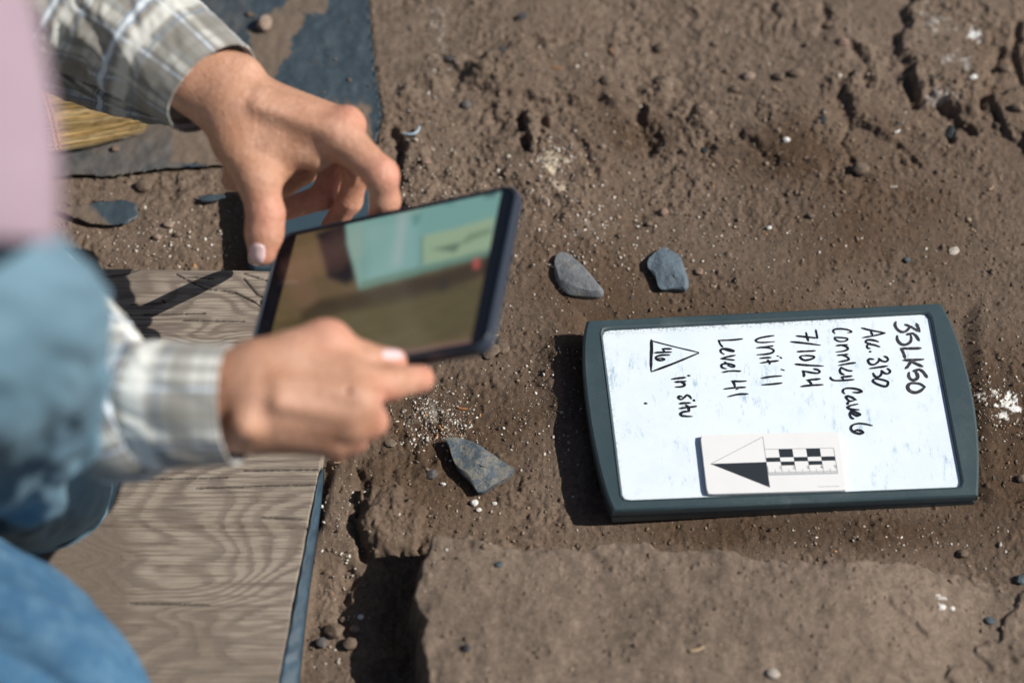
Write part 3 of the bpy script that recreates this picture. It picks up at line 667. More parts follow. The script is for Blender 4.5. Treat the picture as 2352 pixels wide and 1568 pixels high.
for i in range(51):
    l_ = .36 if i % 10 == 0 else (.2 if i % 5 == 0 else .12); tk.append(seg(bil(i/50, 1), bil(i/50, 1-l_), 6 if i % 5 == 0 else 5))
flat('ruler_ticks', tk, mgy.m, z=ZP+.00005)
DG = {'1': [[(.5, 0), (.5, 1)]], '2': [[(0, .2), (.5, 0), (1, .3), (0, 1), (1, 1)]], '3': [[(0, .1), (.8, .1), (.5, .45), (1, .75), (.4, 1), (0, .85)]], '4': [[(.7, 1), (.7, 0), (0, .7), (1, .7)]], '5': [[(1, 0), (.1, 0), (.1, .45), (.8, .5), (.8, .9), (0, 1)]]}
nm = []
for i in range(1, 6):
    for st_ in DG[str(i)]:
        for a_, b_ in zip(st_[:-1], st_[1:]):
            f = lambda p: bil(i/5-.032+.026*p[0], .67+.11*p[1]); nm.append(seg(f(a_), f(b_), 6))
flat('ruler_numerals', nm, mgy.m, lab='printed numerals 1 2 3 4 5', z=ZP+.0001)
tiny = []
for i in range(30):
    if i in (2, 9): continue
    x0 = 1890+i*10.3; tiny.append(seg((x0, 960+i*-.25+random.uniform(-4, 4)), (x0+7, 960-i*.25+random.uniform(-4, 4)), random.uniform(7, 13)))
flat('fine_print', tiny, mlg.m)

# ------------------------------------------------------------------ flaked stones
def stone_mat(name, a, b, dust, dthr=.55, vein=None):
    m = M(name, rough=.62); co = m.co(); n1 = m.noise(co, 90, 6, .75); n2 = m.noise(co, 120, 5, .75, .3); n3 = m.noise(co, 900, 3, .7)
    c = m.mix(n1, a, b); c = m.mix(m.ramp(n2, [(dthr-.04, 0.), (dthr+.08, .85)]), c, dust)
    if vein is not None:
        v_ = m.n('TexVoronoi', feature='DISTANCE_TO_EDGE'); m.l(m.mix(.06, co, m.n('TexNoise', i_2=60).outputs[1]), v_.inputs['Vector']); v_.inputs['Scale'].default_value = 130
        c = m.mix(m.ramp(v_.outputs[0], [(.0, .85), (.09, 0.)]), c, vein)
    c = m.mix(m.ramp(n3, [(.3, .25), (.6, 0.)]), c, (.02, .025, .03)); m.color(c); m.bump(m.math('ADD', n2, m.math('MULTIPLY', n3, .5)), .9, .0018); return m.m
def stone(name, P, conv, ridge, h, zed, mat, label, cat, seed, planes=9, parent=None, group=None):
    r_ = np.random.default_rng(seed)
    Oq = catmull(np.array(P+[P[0]], float), 3)[:-1]; Oq = resample(Oq, 84, True)
    px = conv(Oq); z0 = G(px[:, 0].mean(), px[:, 1].mean())[2]
    zo = z0+zed; base = W(px[:, 0], px[:, 1], np.full(len(px), zo))
    base[:, 2] += .0008*r_.normal(size=len(base)).cumsum()*.12
    rg = conv(np.array(ridge, float)); R = W(rg[:, 0], rg[:, 1], np.full(len(rg), zo))
    ctr = base.mean(0); size = np.linalg.norm(base-ctr, axis=1).max()
    def near_(p):
        best = None; bd = 1e9
        for i in range(len(R)-1):
            e_ = R[i+1]-R[i]; t = np.clip(((p-R[i])@e_)/(e_@e_+1e-12), 0, 1); q = R[i]+e_*t; d = np.linalg.norm(q-p)
            if d < bd: bd = d; best = q
        return best
    cor = np.array([near_(p) for p in base]); rings = [base*.82+cor*.18-np.array([0, 0, zed+.003]), base+(base-cor)*.0-np.array([0, 0, .0012])]
    K = 26
    pls = [(r_.uniform(0, 6.28), r_.uniform(.5, 1.3), r_.uniform(.42, .85)) for _ in range(planes)]
    for k in range(K+1):
        t = k/K; q = base*(1-t)+cor*t; hh = h*(1-(1-t)**2.1)
        rel = (q-ctr)/size
        for a_, sl, of in pls: hh = np.minimum(hh, h*(of+sl*(rel[:, 0]*math.cos(a_)+rel[:, 1]*math.sin(a_))*-1+.08))
        hh = hh+h*.06*fbm(q[:, 0], q[:, 1], .006, 3, seed)*min(1, t*6)
        hh = np.maximum(hh, h*.05*t)
        q = q.copy(); q[:, 2] += hh; rings.append(q)
    n = len(base); V = np.concatenate(rings); Fs = []
    for k in range(len(rings)-1):
        a_ = np.arange(n)+k*n; b_ = np.roll(np.arange(n), -1)+k*n; Fs.append(np.stack([a_+n, a_, b_, b_+n], -1))
    o = mesh_obj(name, V, np.concatenate(Fs)[:, ::-1], mat, parent, smooth=True)
    es = o.modifiers.new('edge', 'EDGE_SPLIT'); es.split_angle = math.radians(18)
    return tag(o, label, cat, group)
cS = cv(2200, 950, 3.618); cH = cv(1700, 1650, 3.92)
# arrowhead
stone('stone_point', [(315, 405), (380, 383), (450, 380), (560, 395), (720, 440), (850, 500), (980, 590), (1100, 670), (1200, 750), (1310, 820), (1380, 868), (1393, 905), (1350, 960), (1200, 1060), (1050, 1150), (930, 1230), (870, 1245), (820, 1228), (750, 1120), (660, 1020), (560, 930), (480, 810), (430, 700), (400, 600), (372, 500)],
      cH, [(430, 430), (600, 640), (760, 800), (880, 880), (1080, 900), (1280, 880)], .0062, .0085,
      stone_mat('chert', (.07, .10, .13), (.135, .17, .195), (.27, .25, .20), .50, (.018, .032, .055)), 'mottled blue-grey stone spear point with a cut base, below the lower hand', 'stone point', 41, 12)
stone('stone_flake', [(70, 330), (85, 270), (130, 222), (200, 212), (260, 232), (370, 315), (480, 410), (590, 530), (690, 655), (772, 748), (768, 822), (690, 848), (560, 846), (420, 832), (300, 818), (225, 780), (160, 715), (108, 640), (78, 560), (62, 450)],
      cS, [(190, 330), (330, 500), (470, 650), (640, 760)], .0075, .004,
      stone_mat('grey_stone', (.13, .145, .165), (.23, .24, .245), (.30, .26, .21), .60), 'long wedge-shaped grey stone flake right of the tablet', 'stone', 43, 5)
stone('stone_flake', [(1412, 345), (1440, 285), (1530, 200), (1640, 132), (1700, 158), (1790, 205), (1880, 262), (1912, 340), (1945, 430), (1985, 540), (2006, 640), (2000, 715), (1955, 755), (1870, 745), (1740, 738), (1625, 746), (1570, 700), (1545, 620), (1505, 540), (1450, 465), (1415, 420)],
      cS, [(1620, 330), (1700, 420), (1780, 600), (1860, 660)], .006, .0045,
      stone_mat('blue_stone', (.10, .145, .185), (.145, .19, .225), (.24, .23, .20), .64), 'many-sided blue-grey stone flake above the whiteboard', 'stone', 47, 7)

# ------------------------------------------------------------------ single pebbles, clods and scraps
def lump_mesh(seed, facets, sub=2):
    import bmesh
    bm = bmesh.new(); bmesh.ops.create_icosphere(bm, subdivisions=sub, radius=1); r_ = np.random.default_rng(seed)
    pl = [(lambda v: v/np.linalg.norm(v))(r_.normal(size=3)) for _ in range(facets)]; of = r_.uniform(.62, .95, facets)
    V_ = np.array([v.co[:] for v in bm.verts])
    for n_, o_ in zip(pl, of):
        e_ = V_@n_; V_ -= np.outer(np.clip(e_-o_, 0, 9), n_)*.95
    V_ *= 1+.05*perlin(V_[:, 0]*4+seed, V_[:, 1]*4+V_[:, 2]*3, seed)[:, None]
    F_ = [tuple(v.index for v in f.verts) for f in bm.faces]; bm.free(); return V_, F_
def pmat(name, c, rough=.85, k=.25):
    m = M(name, rough=rough); co = m.co(); n1 = m.noise(co, 200, 4, .7); n2 = m.noise(co, 900, 3, .7); a = np.array(c)
    m.color(m.mix(m.ramp(n1, [(.35, 0.), (.65, 1.)]), tuple(a*(1-k)), tuple(np.minimum(a*(1+k), .9)))); m.bump(m.math('ADD', n1, n2), .7, .001); return m.m
PM = {'tan': pmat('tan_pebble', (.27, .20, .155)), 'clod': pmat('soil_clod', (.145, .105, .075)), 'dark': pmat('dark_pebble', (.055, .052, .055)), 'grey': pmat('grey_pebble', (.11, .10, .10)),
      'white': pmat('white_pebble', (.72, .70, .66), .8, .1), 'pale': pmat('pale_pebble', (.42, .37, .32)), 'slate': pmat('slate_chip', (.05, .075, .09), .5), 'coal': pmat('charcoal', (.012, .017, .02), .6), 'pink': pmat('pinkish_chip', (.25, .165, .125))}
def lump(px, py, rpx, kind, label, cat='pebble', name='pebble', asp=.8, ht=.65, rot=0., lift=.15, facets=9, group='loose pebbles and clods on the soil'):
    ny_ = 0.; lift = lift+.22; rpx = rpx*1.15; p = G(px, py); onply = sdpoly(np.array([p[0]]), np.array([p[1]]), plyW)[0] < 0
    ont = sdpoly(np.array([p[0]]), np.array([p[1]]), wp(TARP, .002))[0] < 0
    if onply: p = W(px, py, .018)
    elif ont: p = W(px, py, .002)
    r = rpx*.00033; V_, F_ = lump_mesh(int(px*7+py), facets)
    V_ = V_*np.array([r, r*asp, r*ht]); c, s = math.cos(rot), math.sin(rot)
    V_ = np.stack([V_[:, 0]*c-V_[:, 1]*s, V_[:, 0]*s+V_[:, 1]*c, V_[:, 2]], 1)
    o = mesh_obj(name, V_, F_, PM[kind], smooth=facets < 6); o.location = tuple(p+np.array([0, 0, r*ht*lift]))
    if facets >= 6:
        o.data.polygons.foreach_set('use_smooth', np.ones(len(o.data.polygons), bool)); es = o.modifiers.new('edge', 'EDGE_SPLIT'); es.split_angle = math.radians(24)
    return tag(o, label, cat, group)
L = lump
L(609, 62, 20, 'tan', 'large rounded tan pebble on the dark sheet above the upper cuff', asp=1.05, ht=.8, lift=.6)
L(333, 431, 19, 'clod', 'lumpy soil clod between the broom and the plywood', 'clod', 'soil_clod', lift=.4)
L(573, 35, 9, 'clod', 'small brown clod on the dusty fold near the top edge', 'clod', 'soil_clod', lift=.3)
L(1200, 42, 13, 'dark', 'dark pebble nearest the top edge, right of the sheet', lift=.4, rot=.5)
L(1153, 117, 12, 'dark', 'dark pebble below the topmost dark one', lift=.4)
L(1070, 243, 12, 'grey', 'grey pebble between the curled plastic bit and the pits', lift=.4)
L(1110, 152, 15, 'clod', 'brown clod left of the pitted soil near the top', 'clod', 'soil_clod', lift=.3)
L(1032, 137, 9, 'dark', 'small dark pebble right of the sheet edge', lift=.3)
L(978, 373, 11, 'pink', 'brown pebble above the tablet corner, right of the fingers', lift=.4)
L(1396, 186, 15, 'clod', 'round clod sunk in a ring-shaped hollow', 'clod', 'soil_clod', lift=.1)
L(1516, 112, 17, 'clod', 'pale brown clod in the upper middle soil', 'clod', 'soil_clod', lift=.25, rot=.6)
L(1720, 178, 15, 'tan', 'tan stone half buried in the upper right soil', lift=.3)
L(1686, 208, 13, 'clod', 'brown clod just left of the half-buried tan stone', 'clod', 'soil_clod', lift=.3)
L(1790, 178, 14, 'clod', 'first of two clods side by side at upper right', 'clod', 'soil_clod', lift=.3)
L(1828, 172, 16, 'clod', 'second and larger of two clods side by side at upper right', 'clod', 'soil_clod', lift=.35)
L(1976, 392, 20, 'clod', 'big rough clod in the middle of the right-hand soil', 'clod', 'soil_clod', lift=.3)
L(1524, 490, 12, 'pink', 'small flat reddish pebble above the blue-grey flake', lift=.3)
L(1862, 498, 9, 'clod', 'single small clod above the whiteboard top edge', 'clod', 'soil_clod', lift=.4)
L(1606, 626, 10, 'pink', 'pinkish chip right of the blue-grey flake', 'chip', 'stone_chip', lift=.3)
L(2083, 599, 8, 'slate', 'tiny blue-black chip above the whiteboard corner', 'chip', 'stone_chip', lift=.4)
L(2191, 576, 13, 'pale', 'flat pale chip at right above the whiteboard', 'chip', 'stone_chip', ht=.25, rot=.5)
L(2180, 308, 15, 'coal', 'black charcoal lump in the upper right soil', 'charcoal', 'charcoal_lump', asp=1.4, lift=.2)
L(1890, 277, 9, 'coal', 'small black charcoal bit in the upper right soil', 'charcoal', 'charcoal_lump', asp=1.4, lift=.1)
L(1618, 347, 9, 'coal', 'shiny black bit in the small hole right of the large pit', 'charcoal', 'charcoal_lump', asp=.9, lift=.1)
L(1806, 323, 8, 'white', 'white speck-like pebble in the right-hand soil', lift=.4)
L(1766, 524, 6, 'white', 'small white pebble above the middle of the whiteboard', lift=.4)
L(1340, 476, 6, 'clod', 'tiny brown pebble below the cream-coloured patch', lift=.4)
L(1122, 462, 9, 'grey', 'flat grey pebble touching the top corner of the tablet', ht=.4, lift=.3)
L(1128, 810, 20, 'clod', 'flat soil flake standing beside the lower right tablet corner', 'clod', 'soil_clod', ht=.3, rot=.8, lift=.6)
L(1154, 800, 16, 'clod', 'thin crust of soil right of the lower right tablet corner', 'clod', 'soil_clod', ht=.25, rot=-.5)
L(993, 1091, 12, 'grey', 'rounded grey pebble left of the stone point', lift=.25)
L(1018, 1113, 6, 'white', 'white crumb next to the rounded grey pebble', lift=.5)
L(1089, 1157, 9, 'white', 'larger white crumb below the stone point', lift=.4, rot=.6)
L(1100, 1172, 6, 'white', 'small white crumb under the larger one below the stone point', lift=.4)
L(1136, 1157, 5, 'white', 'white crumb right of the pair below the stone point', lift=.4)
L(897, 1021, 12, 'clod', 'small clod between the lower hand and the stone point', 'clod', 'soil_clod', lift=.3)
L(1146, 1296, 8, 'slate', 'small bluish chip on the raised soil block', 'chip', 'stone_chip', ht=.4, lift=.2)
L(1073, 1488, 9, 'dark', 'dark pebble low on the raised soil block', lift=.2)
L(1776, 1548, 13, 'pale', 'pale clod at the bottom edge on the raised soil block', 'clod', 'soil_clod', lift=.3)
L(2343, 1333, 13, 'slate', 'blue-grey stone chip at the right edge below the whiteboard', 'chip', 'stone_chip', lift=.4)
L(2274, 1426, 10, 'slate', 'thin slate chip near the lower right corner', 'chip', 'stone_chip', ht=.4, rot=-.5, lift=.4)
L(2162, 1394, 9, 'white', 'white fragment on the right part of the soil block', lift=.2, ht=.4)
L(2187, 1397, 6, 'white', 'smaller white fragment right of the white one on the soil block', lift=.2, ht=.4)
L(770, 1452, 20, 'clod', 'largest clod in the pit beside the plastic strip', 'clod', 'soil_clod', lift=.5, facets=12)
L(805, 1480, 17, 'clod', 'angular clod right of the largest clod in the pit', 'clod', 'soil_clod', lift=.4, rot=.7, facets=12)
L(740, 1478, 13, 'grey', 'greyish clod touching the plastic strip in the pit', 'clod', 'soil_clod', lift=.4)
L(815, 1445, 10, 'tan', 'small tan clod at the back of the pit', 'clod', 'soil_clod', lift=.4)
L(790, 1425, 9, 'clod', 'small clod behind the largest clod in the pit', 'clod', 'soil_clod', lift=.4)
L(829, 1418, 7, 'white', 'white crumb beside the deep shadow in the pit', lift=.5)
L(738, 1165, 6, 'white', 'white crumb in the soil beside the plywood edge', lift=.5)
L(388, 518, 11, 'tan', 'tan pebble above the plywood under the broom', lift=.4)
L(362, 548, 10, 'tan', 'tan pebble just above the plywood edge', lift=.4)
L(408, 540, 9, 'clod', 'brown pebble right of the pebbles above the plywood edge', lift=.4)
L(265, 345, 10, 'clod', 'brown clod on the sheet below the broom stitching', 'clod', 'soil_clod', lift=.4)
L(478, 278, 8, 'tan', 'small tan pebble in the gap under the open cuff', lift=.4)
L(1490, 515, 8, 'clod', 'crumb of soil above and left of the blue-grey flake', 'clod', 'soil_clod', lift=.4)
L(1255, 463, 9, 'tan', 'tan pebble below the cream-coloured patch', lift=.3)
L(1383, 338, 8, 'tan', 'tan pebble right of the cream-coloured patch', lift=.3)
L(1670, 165, 9, 'clod', 'dark brown clod at the top of the right-hand soil', 'clod', 'soil_clod', lift=.3)
L(1905, 60, 15, 'clod', 'clod near the top edge in the upper right soil', 'clod', 'soil_clod', lift=.3)
L(1935, 100, 14, 'pink', 'reddish clod below the one near the top edge at upper right', 'clod', 'soil_clod', lift=.3)
L(2235, 178, 10, 'white', 'white lump stuck in the slab at upper right', lift=.1, ht=.4)
L(2336, 250, 16, 'clod', 'angular clod at the right edge near the top', 'clod', 'soil_clod', lift=.3)
L(2310, 160, 14, 'clod', 'round brown clod in the top right corner', 'clod', 'soil_clod', lift=.3)
L(2345, 1100, 12, 'clod', 'clod at the right edge beside the whiteboard corner', 'clod', 'soil_clod', lift=.4)
L(2210, 1272, 12, 'clod', 'clod on the right shoulder of the soil block', 'clod', 'soil_clod', lift=.4)
# straw and fibre bits
mst = pmat('straw_bit', (.45, .33, .20)); mro = pmat('orange_fibre', (.40, .17, .06))
def straw(px, py, lpx, ang, label, mat=mst, wpx=3.2):
    p = G(px, py, .0012); L_ = lpx*.00033/2; w = wpx*.00033/2; c, s = math.cos(ang), math.sin(ang); V_ = []
    for t in (-1, -.3, .4, 1):
        for a, b in ((-w, 0), (0, w*.8), (w, 0), (0, -w*.8)):
            x = t*L_; yy = a+.15*L_*(t*t); V_.append((x*c-yy*s, x*s+yy*c, b))
    F_ = [(4*k+i, 4*k+(i+1) % 4, 4*k+4+(i+1) % 4, 4*k+4+i) for k in range(3) for i in range(4)]+[(3, 2, 1, 0), (12, 13, 14, 15)]
    o = mesh_obj('straw_bit', V_, F_, mat, smooth=False); o.location = tuple(p); tag(o, label, 'straw', 'bits of straw on the soil')
straw(1602, 1491, 30, .35, 'pale straw bit on the raised soil block', wpx=7)
straw(1063, 938, 22, -.1, 'reddish-brown straw splinter above the stone point', mro, 5)
straw(1012, 983, 16, -1., 'short orange fibre left of the stone point tip', mro, 5)
straw(1003, 1002, 14, 1.2, 'thin orange fibre below the other one beside the stone point', mro, 4)
straw(1046, 1012, 14, 1.5, 'small straw bit against the left side of the stone point', mst, 4)
straw(1785, 205, 20, -.7, 'yellow straw bit in the upper right soil', mst, 5)
straw(1928, 285, 14, -.6, 'short straw bit at right of the black charcoal bit', mst, 4)
straw(2062, 302, 15, .6, 'white straw bit left of the charcoal lump', PM['white'], 5)
straw(2053, 429, 18, .1, 'cream straw bit below the charcoal lump', PM['pale'], 5)
straw(2278, 432, 16, .8, 'straw bit near the right edge, upper half', mst, 4)
straw(1693, 370, 13, -.6, 'golden straw bit left of the white speck', mst, 5)
straw(1280, 156, 24, 0., 'orange-brown root fibre in the upper middle soil', mro, 4)
straw(1405, 118, 16, -1.2, 'orange root fibre above the pits', mro, 4)
straw(1570, 616, 16, -.4, 'light straw bit touching the top of the blue-grey flake', mst, 4)
straw(1137, 770, 16, .2, 'yellowish straw bit right of the tablet corner', mst, 4)
straw(775, 1062, 14, .1, 'straw bit at the upper corner of the plastic strip', mst, 4)
# curled bit of pale blue plastic
c0 = G(943, 300, .001); mcp = M('pale_blue_plastic', (.42, .55, .66), .4); Vc = []; Fc = []
N_ = 22
for i in range(N_+1):
    a = math.radians(200+i/N_*165); wd_ = .0022*math.sin(math.pi*(i+1)/(N_+2))+.0006; R_ = .0068
    for (rr, zz) in ((R_, .001), (R_+.0008, .003+wd_), (R_-.0006, .003+wd_), (R_-.0012, .001)):
        Vc.append((math.cos(a)*rr, math.sin(a)*rr*.8, zz))
for i in range(N_):
    for k in range(4): Fc.append((4*i+k, 4*i+(k+1) % 4, 4*i+4+(k+1) % 4, 4*i+4+k))
o = mesh_obj('plastic_curl', Vc, Fc, mcp.m); o.location = tuple(c0); o.rotation_euler = (.2, 0, .25)
tag(o, 'tiny curled pale blue plastic shred standing in the soil right of the upper hand', 'plastic shred')

# ------------------------------------------------------------------ tablet held between the hands
TQ = np.array([[-.1588, -.0142, .1607], [.0047, -.0385, .2544], [-.0157, -.1644, .2572], [-.1792, -.1401, .1635]])
tc_ = TQ.mean(0); tx = (TQ[1]-TQ[0]); tx /= np.linalg.norm(tx); tn = np.cross(TQ[3]-TQ[0], tx); tn /= np.linalg.norm(tn)
if tn[2] < 0: tn = -tn
ty = np.cross(tn, tx)
def TL_(u_, v_, w_=0.): return tc_+tx*u_+ty*v_+tn*w_
def proj(P):
    P = np.atleast_2d(P); d = P-CAM; z = d@CF; return np.stack([1176+(d@CR)/z*FPX, 784-(d@CU)/z*FPX], 1)
tab = empty('tablet', tc_, 'tablet in a black case held by both hands, its screen showing the whiteboard', 'tablet')
def rrect(w, h, r, n=9):
    o_ = []
    for cx, cy, a0 in ((w/2-r, h/2-r, 0), (-w/2+r, h/2-r, 90), (-w/2+r, -h/2+r, 180), (w/2-r, -h/2+r, 270)):
        for k in range(n): a = math.radians(a0+90*k/(n-1)); o_.append((cx+r*math.cos(a), cy+r*math.sin(a)))
    return np.array(o_)
def tloops(name, LL, mat, cap0=True, cap1=True, parent=tab):
    n = len(LL[0][0]); V = np.concatenate([np.array([TL_(p[0], p[1], w_) for p in l]) for l, w_ in LL]); F_ = []
    for k in range(len(LL)-1):
        for i in range(n): F_.append((k*n+i, k*n+(i+1) % n, (k+1)*n+(i+1) % n, (k+1)*n+i))
    if cap0: F_.append(tuple(range(n-1, -1, -1)))
    if cap1: F_.append(tuple(range((len(LL)-1)*n, len(LL)*n)))
    o = mesh_obj(name, V, F_, mat, parent)
    o.modifiers.new('edge', 'EDGE_SPLIT').split_angle = math.radians(40); return o
mcase = M('case_rubber', (.028, .038, .058), .3); mbez = M('bezel_glass', (.010, .009, .014), .08)
tloops('case', [(rrect(0.1818, 0.1184, 0.0073), -.0105), (rrect(0.1882, 0.1248, 0.0101), -.0095), (rrect(0.1914, 0.1281, 0.0115), -.006), (rrect(0.1914, 0.1281, 0.0115), -.001), (rrect(0.1900, 0.1267, 0.0110), .0006), (rrect(0.1877, 0.1244, 0.0101), .0008), (rrect(0.1865, 0.1232, 0.0096), -.0004)], mcase.m, True, False)
tloops('bezel', [(rrect(0.1869, 0.1236, 0.0097), -.0010), (rrect(0.1869, 0.1236, 0.0097), -.0002)], mbez.m)
SW, SH = 220, 150; su = np.linspace(-.0803, .0824, SW); sv = np.linspace(.0601, -.0585, SH)
UU, VV = np.meshgrid(su, sv); SP = tc_+UU[..., None]*tx+VV[..., None]*ty+tn*.00005; sp = proj(SP.reshape(-1, 3)); sx = sp[:, 0].reshape(SH, SW); sy = sp[:, 1].reshape(SH, SW)
z3 = lambda p: [(516.8+a/3.213, 373.2+b/3.213) for a, b in p]
wob = 3*perlin(sx/30, sy/30, 4)+2*perlin(sx/9, sy/9, 8)
img = np.zeros((SH, SW, 3)); n1 = perlin(sx/60+3, sy/18+sx/80, 12)[..., None]; n2 = perlin(sx/22, sy/8+sx/30, 13)[..., None]
img[:] = np.array([.120, .082, .036]); img *= 1+.35*n1+.22*n2
def paint(P, col, soft=3., amt=1.):
    global img
    m = (sstep(soft, -soft, sdpoly(sx+wob*.3, sy+wob*.3, z3(P)))*amt)[..., None]; img = img*(1-m)+np.array(col)*m
paint([(330, 500), (900, 420), (960, 1000), (560, 1150), (340, 1050)], (.150, .098, .050), 14, .8)
paint([(430, 720), (560, 700), (700, 1000), (640, 1120), (480, 1000)], (.19, .11, .065), 14, .7)
paint([(700, 1010), (1000, 950), (1500, 830), (2000, 680), (1990, 800), (1600, 960), (1200, 1060), (760, 1130), (560, 1180), (560, 1100)], (.052, .034, .016), 12, .95)
paint([(820, 1140), (1500, 960), (1950, 860), (1900, 1250), (1250, 1370), (900, 1330)], (.105, .088, .034), 18, .7)
paint([(1560, 880), (1640, 850), (1660, 930), (1570, 950)], (.04, .03, .02), 8, .8)
paint([(670, 520), (900, 440), (930, 640), (960, 860), (900, 905), (760, 850), (720, 700)], (.012, .009, .014), 8)
paint([(890, 430), (2090, 120), (2060, 260), (1990, 665), (990, 930), (900, 600)], (.195, .37, .335), 3.5)
paint([(905, 470), (1020, 440), (1010, 900), (985, 920), (920, 640)], (.30, .40, .34), 5, .5)
paint([(1040, 470), (1430, 400), (1420, 780), (1060, 880)], (.26, .44, .42), 16, .6)
paint([(1280, 380), (1350, 370), (1300, 740), (1240, 760)], (.46, .50, .50), 12, .45)
paint([(1380, 390), (1450, 380), (1430, 450), (1390, 470)], (.10, .24, .22), 6, .7)
paint([(1460, 540), (1720, 480), (1990, 400), (1970, 650), (1460, 755)], (.33, .43, .27), 3.5, .9)
paint([(1440, 545), (1462, 540), (1460, 750), (1435, 760)], (.14, .27, .22), 3, .8)
paint([(1520, 640), (1745, 590), (1700, 662)], (.10, .16, .11), 3.5, .9)
paint([(1745, 590), (1800, 530), (1960, 480), (1970, 520), (1830, 570), (1760, 605)], (.17, .24, .15), 4, .85)
paint([(1620, 280), (1700, 270), (1690, 320), (1630, 330)], (.12, .28, .25), 5, .6)
paint([(1910, 210), (2010, 190), (2000, 250), (1920, 260)], (.05, .10, .10), 5, .85)
paint([(1000, 880), (1990, 630), (1990, 680), (995, 945)], (.13, .22, .16), 3, .8)
m = sstep(1.25, .8, np.sqrt(((sx-516.8-1855/3.213)/(26/3.213))**2+((sy-373.2-745/3.213)/(42/3.213))**2))[..., None]; img = img*(1-m)+np.array((.46, .09, .08))*m
paint([(300, 1000), (360, 980), (330, 1200), (290, 1220)], (.06, .12, .07), 6, .7)
edge_b = sstep(-.0542, -.0576, VV)[..., None]; img = img*(1-.6*edge_b)+np.array((.30, .16, .15))*.6*edge_b
for _ in range(4):
    img[1:-1] = (img[:-2]+2*img[1:-1]+img[2:])/4; img[:, 1:-1] = (img[:, :-2]+2*img[:, 1:-1]+img[:, 2:])/4
msn = M('screen_glass', (.01, .01, .01), .12); a = msn.attr('col'); msn.l(a.outputs[0], msn.b.inputs['Emission Color']); msn.b.inputs['Emission Strength'].default_value = .76
I = np.arange(SH*SW).reshape(SH, SW)
mesh_obj('screen', SP.reshape(-1, 3), np.stack([I[1:, :-1], I[1:, 1:], I[:-1, 1:], I[:-1, :-1]], -1).reshape(-1, 4), msn.m, tab, cols=img.reshape(-1, 3))
# blue-grey flat case on the ground under the tablet
mfl = M('case_fabric', rough=.6); co = mfl.co(); mfl.color(mfl.mix(mfl.noise(co, 60, 5, .7), (.020, .044, .064), (.032, .064, .088))); mfl.bump(mfl.noise(co, 900, 2, .6), .3, .0005)
FP = rquad([(572, 400), (850, 385), (862, 612), (566, 617)], (20, 16, 20, 16), 26)
zt = .022; lp = []
for k_, z_ in ((.004, .0), (.0, .002), (.0, zt-.003), (.0012, zt-.0008), (.003, zt)):
    q = W(FP[:, 0], FP[:, 1], np.full(len(FP), zt)); c_q = q.mean(0); q = q+(c_q-q)/np.linalg.norm(c_q-q, axis=1)[:, None]*k_; q[:, 2] = z_; lp.append(q)
nf_ = len(FP); Fl = [(k*nf_+i, k*nf_+(i+1) % nf_, (k+1)*nf_+(i+1) % nf_, (k+1)*nf_+i) for k in range(4) for i in range(nf_)]+[tuple(range(4*nf_, 5*nf_))]
o = mesh_obj('flat_case', np.concatenate(lp), [tuple(reversed(f)) for f in Fl], mfl.m, smooth=False); tag(o, 'flat blue-grey case lying on the soil beneath the tablet, seen between thumb and fingers', 'case')

# ------------------------------------------------------------------ whisk broom
br = empty('whisk_broom', W1(240, 260, .01), 'straw whisk broom with orange stitching lying on the dark sheet under the sleeve', 'broom')
mbr = M('broom_straw', rough=.65); a = mbr.attr('col'); mbr.color(a.outputs[0])
Vb = []; Fb = []; Cb = []
S0 = np.array((35., 60.)); S1 = np.array((60., 352.)); E0 = np.array((460., 20.)); E1 = np.array((352., 300.))
for k in range(2600):
    t = random.random(); lay = random.random(); jt = random.gauss(0, .02)
    s = S0*(1-t)+S1*t; e_ = E0*(1-np.clip(t+jt, 0, 1))+E1*np.clip(t+jt, 0, 1); fr = random.uniform(.72, 1.02)
    if t > .6: fr *= 1-.18*(t-.6)
    e_ = s+(e_-s)*fr; bend = random.gauss(0, 3)+10*(t-.4)
    pts = []
    for q in (0, .3, .6, .85, 1.):
        p = s+(e_-s)*q; p = p+np.array([0, bend*4*q*(1-q)]); zz = .006+lay*.018*(1-.55*q)*(1-.6*(2*t-1)**4)
        pts.append(W1(p[0], p[1], zz))
    w = random.uniform(.00022, .00045); n0 = len(Vb)
    for i, p in enumerate(pts):
        ww = w*(1-.6*i/4)
        Vb += [p+np.array([0, ww, 0]), p+np.array([0, -ww*.5, ww]), p+np.array([0, -ww*.5, -ww])]
    for i in range(4):
        for j in range(3): Fb.append((n0+3*i+j, n0+3*i+(j+1) % 3, n0+3*i+3+(j+1) % 3, n0+3*i+3+j))
    cc = np.array(random.choice([(.66, .46, .19), (.74, .55, .27), (.56, .37, .14), (.80, .64, .38), (.36, .24, .11), (.44, .35, .15)]))*random.uniform(.8, 1.1)
    if random.random() < .12: cc = cc*.45
    Cb += [cc]*15
ob = mesh_obj('bristles', np.array(Vb), np.array(Fb), mbr.m, br, smooth=False, cols=np.array(Cb)); ob['kind'] = 'stuff'
bp = [(88, 200), (95, 225), (104, 252), (112, 280), (119, 310), (125, 346)]
msti = pmat('orange_thread', (.38, .17, .075))
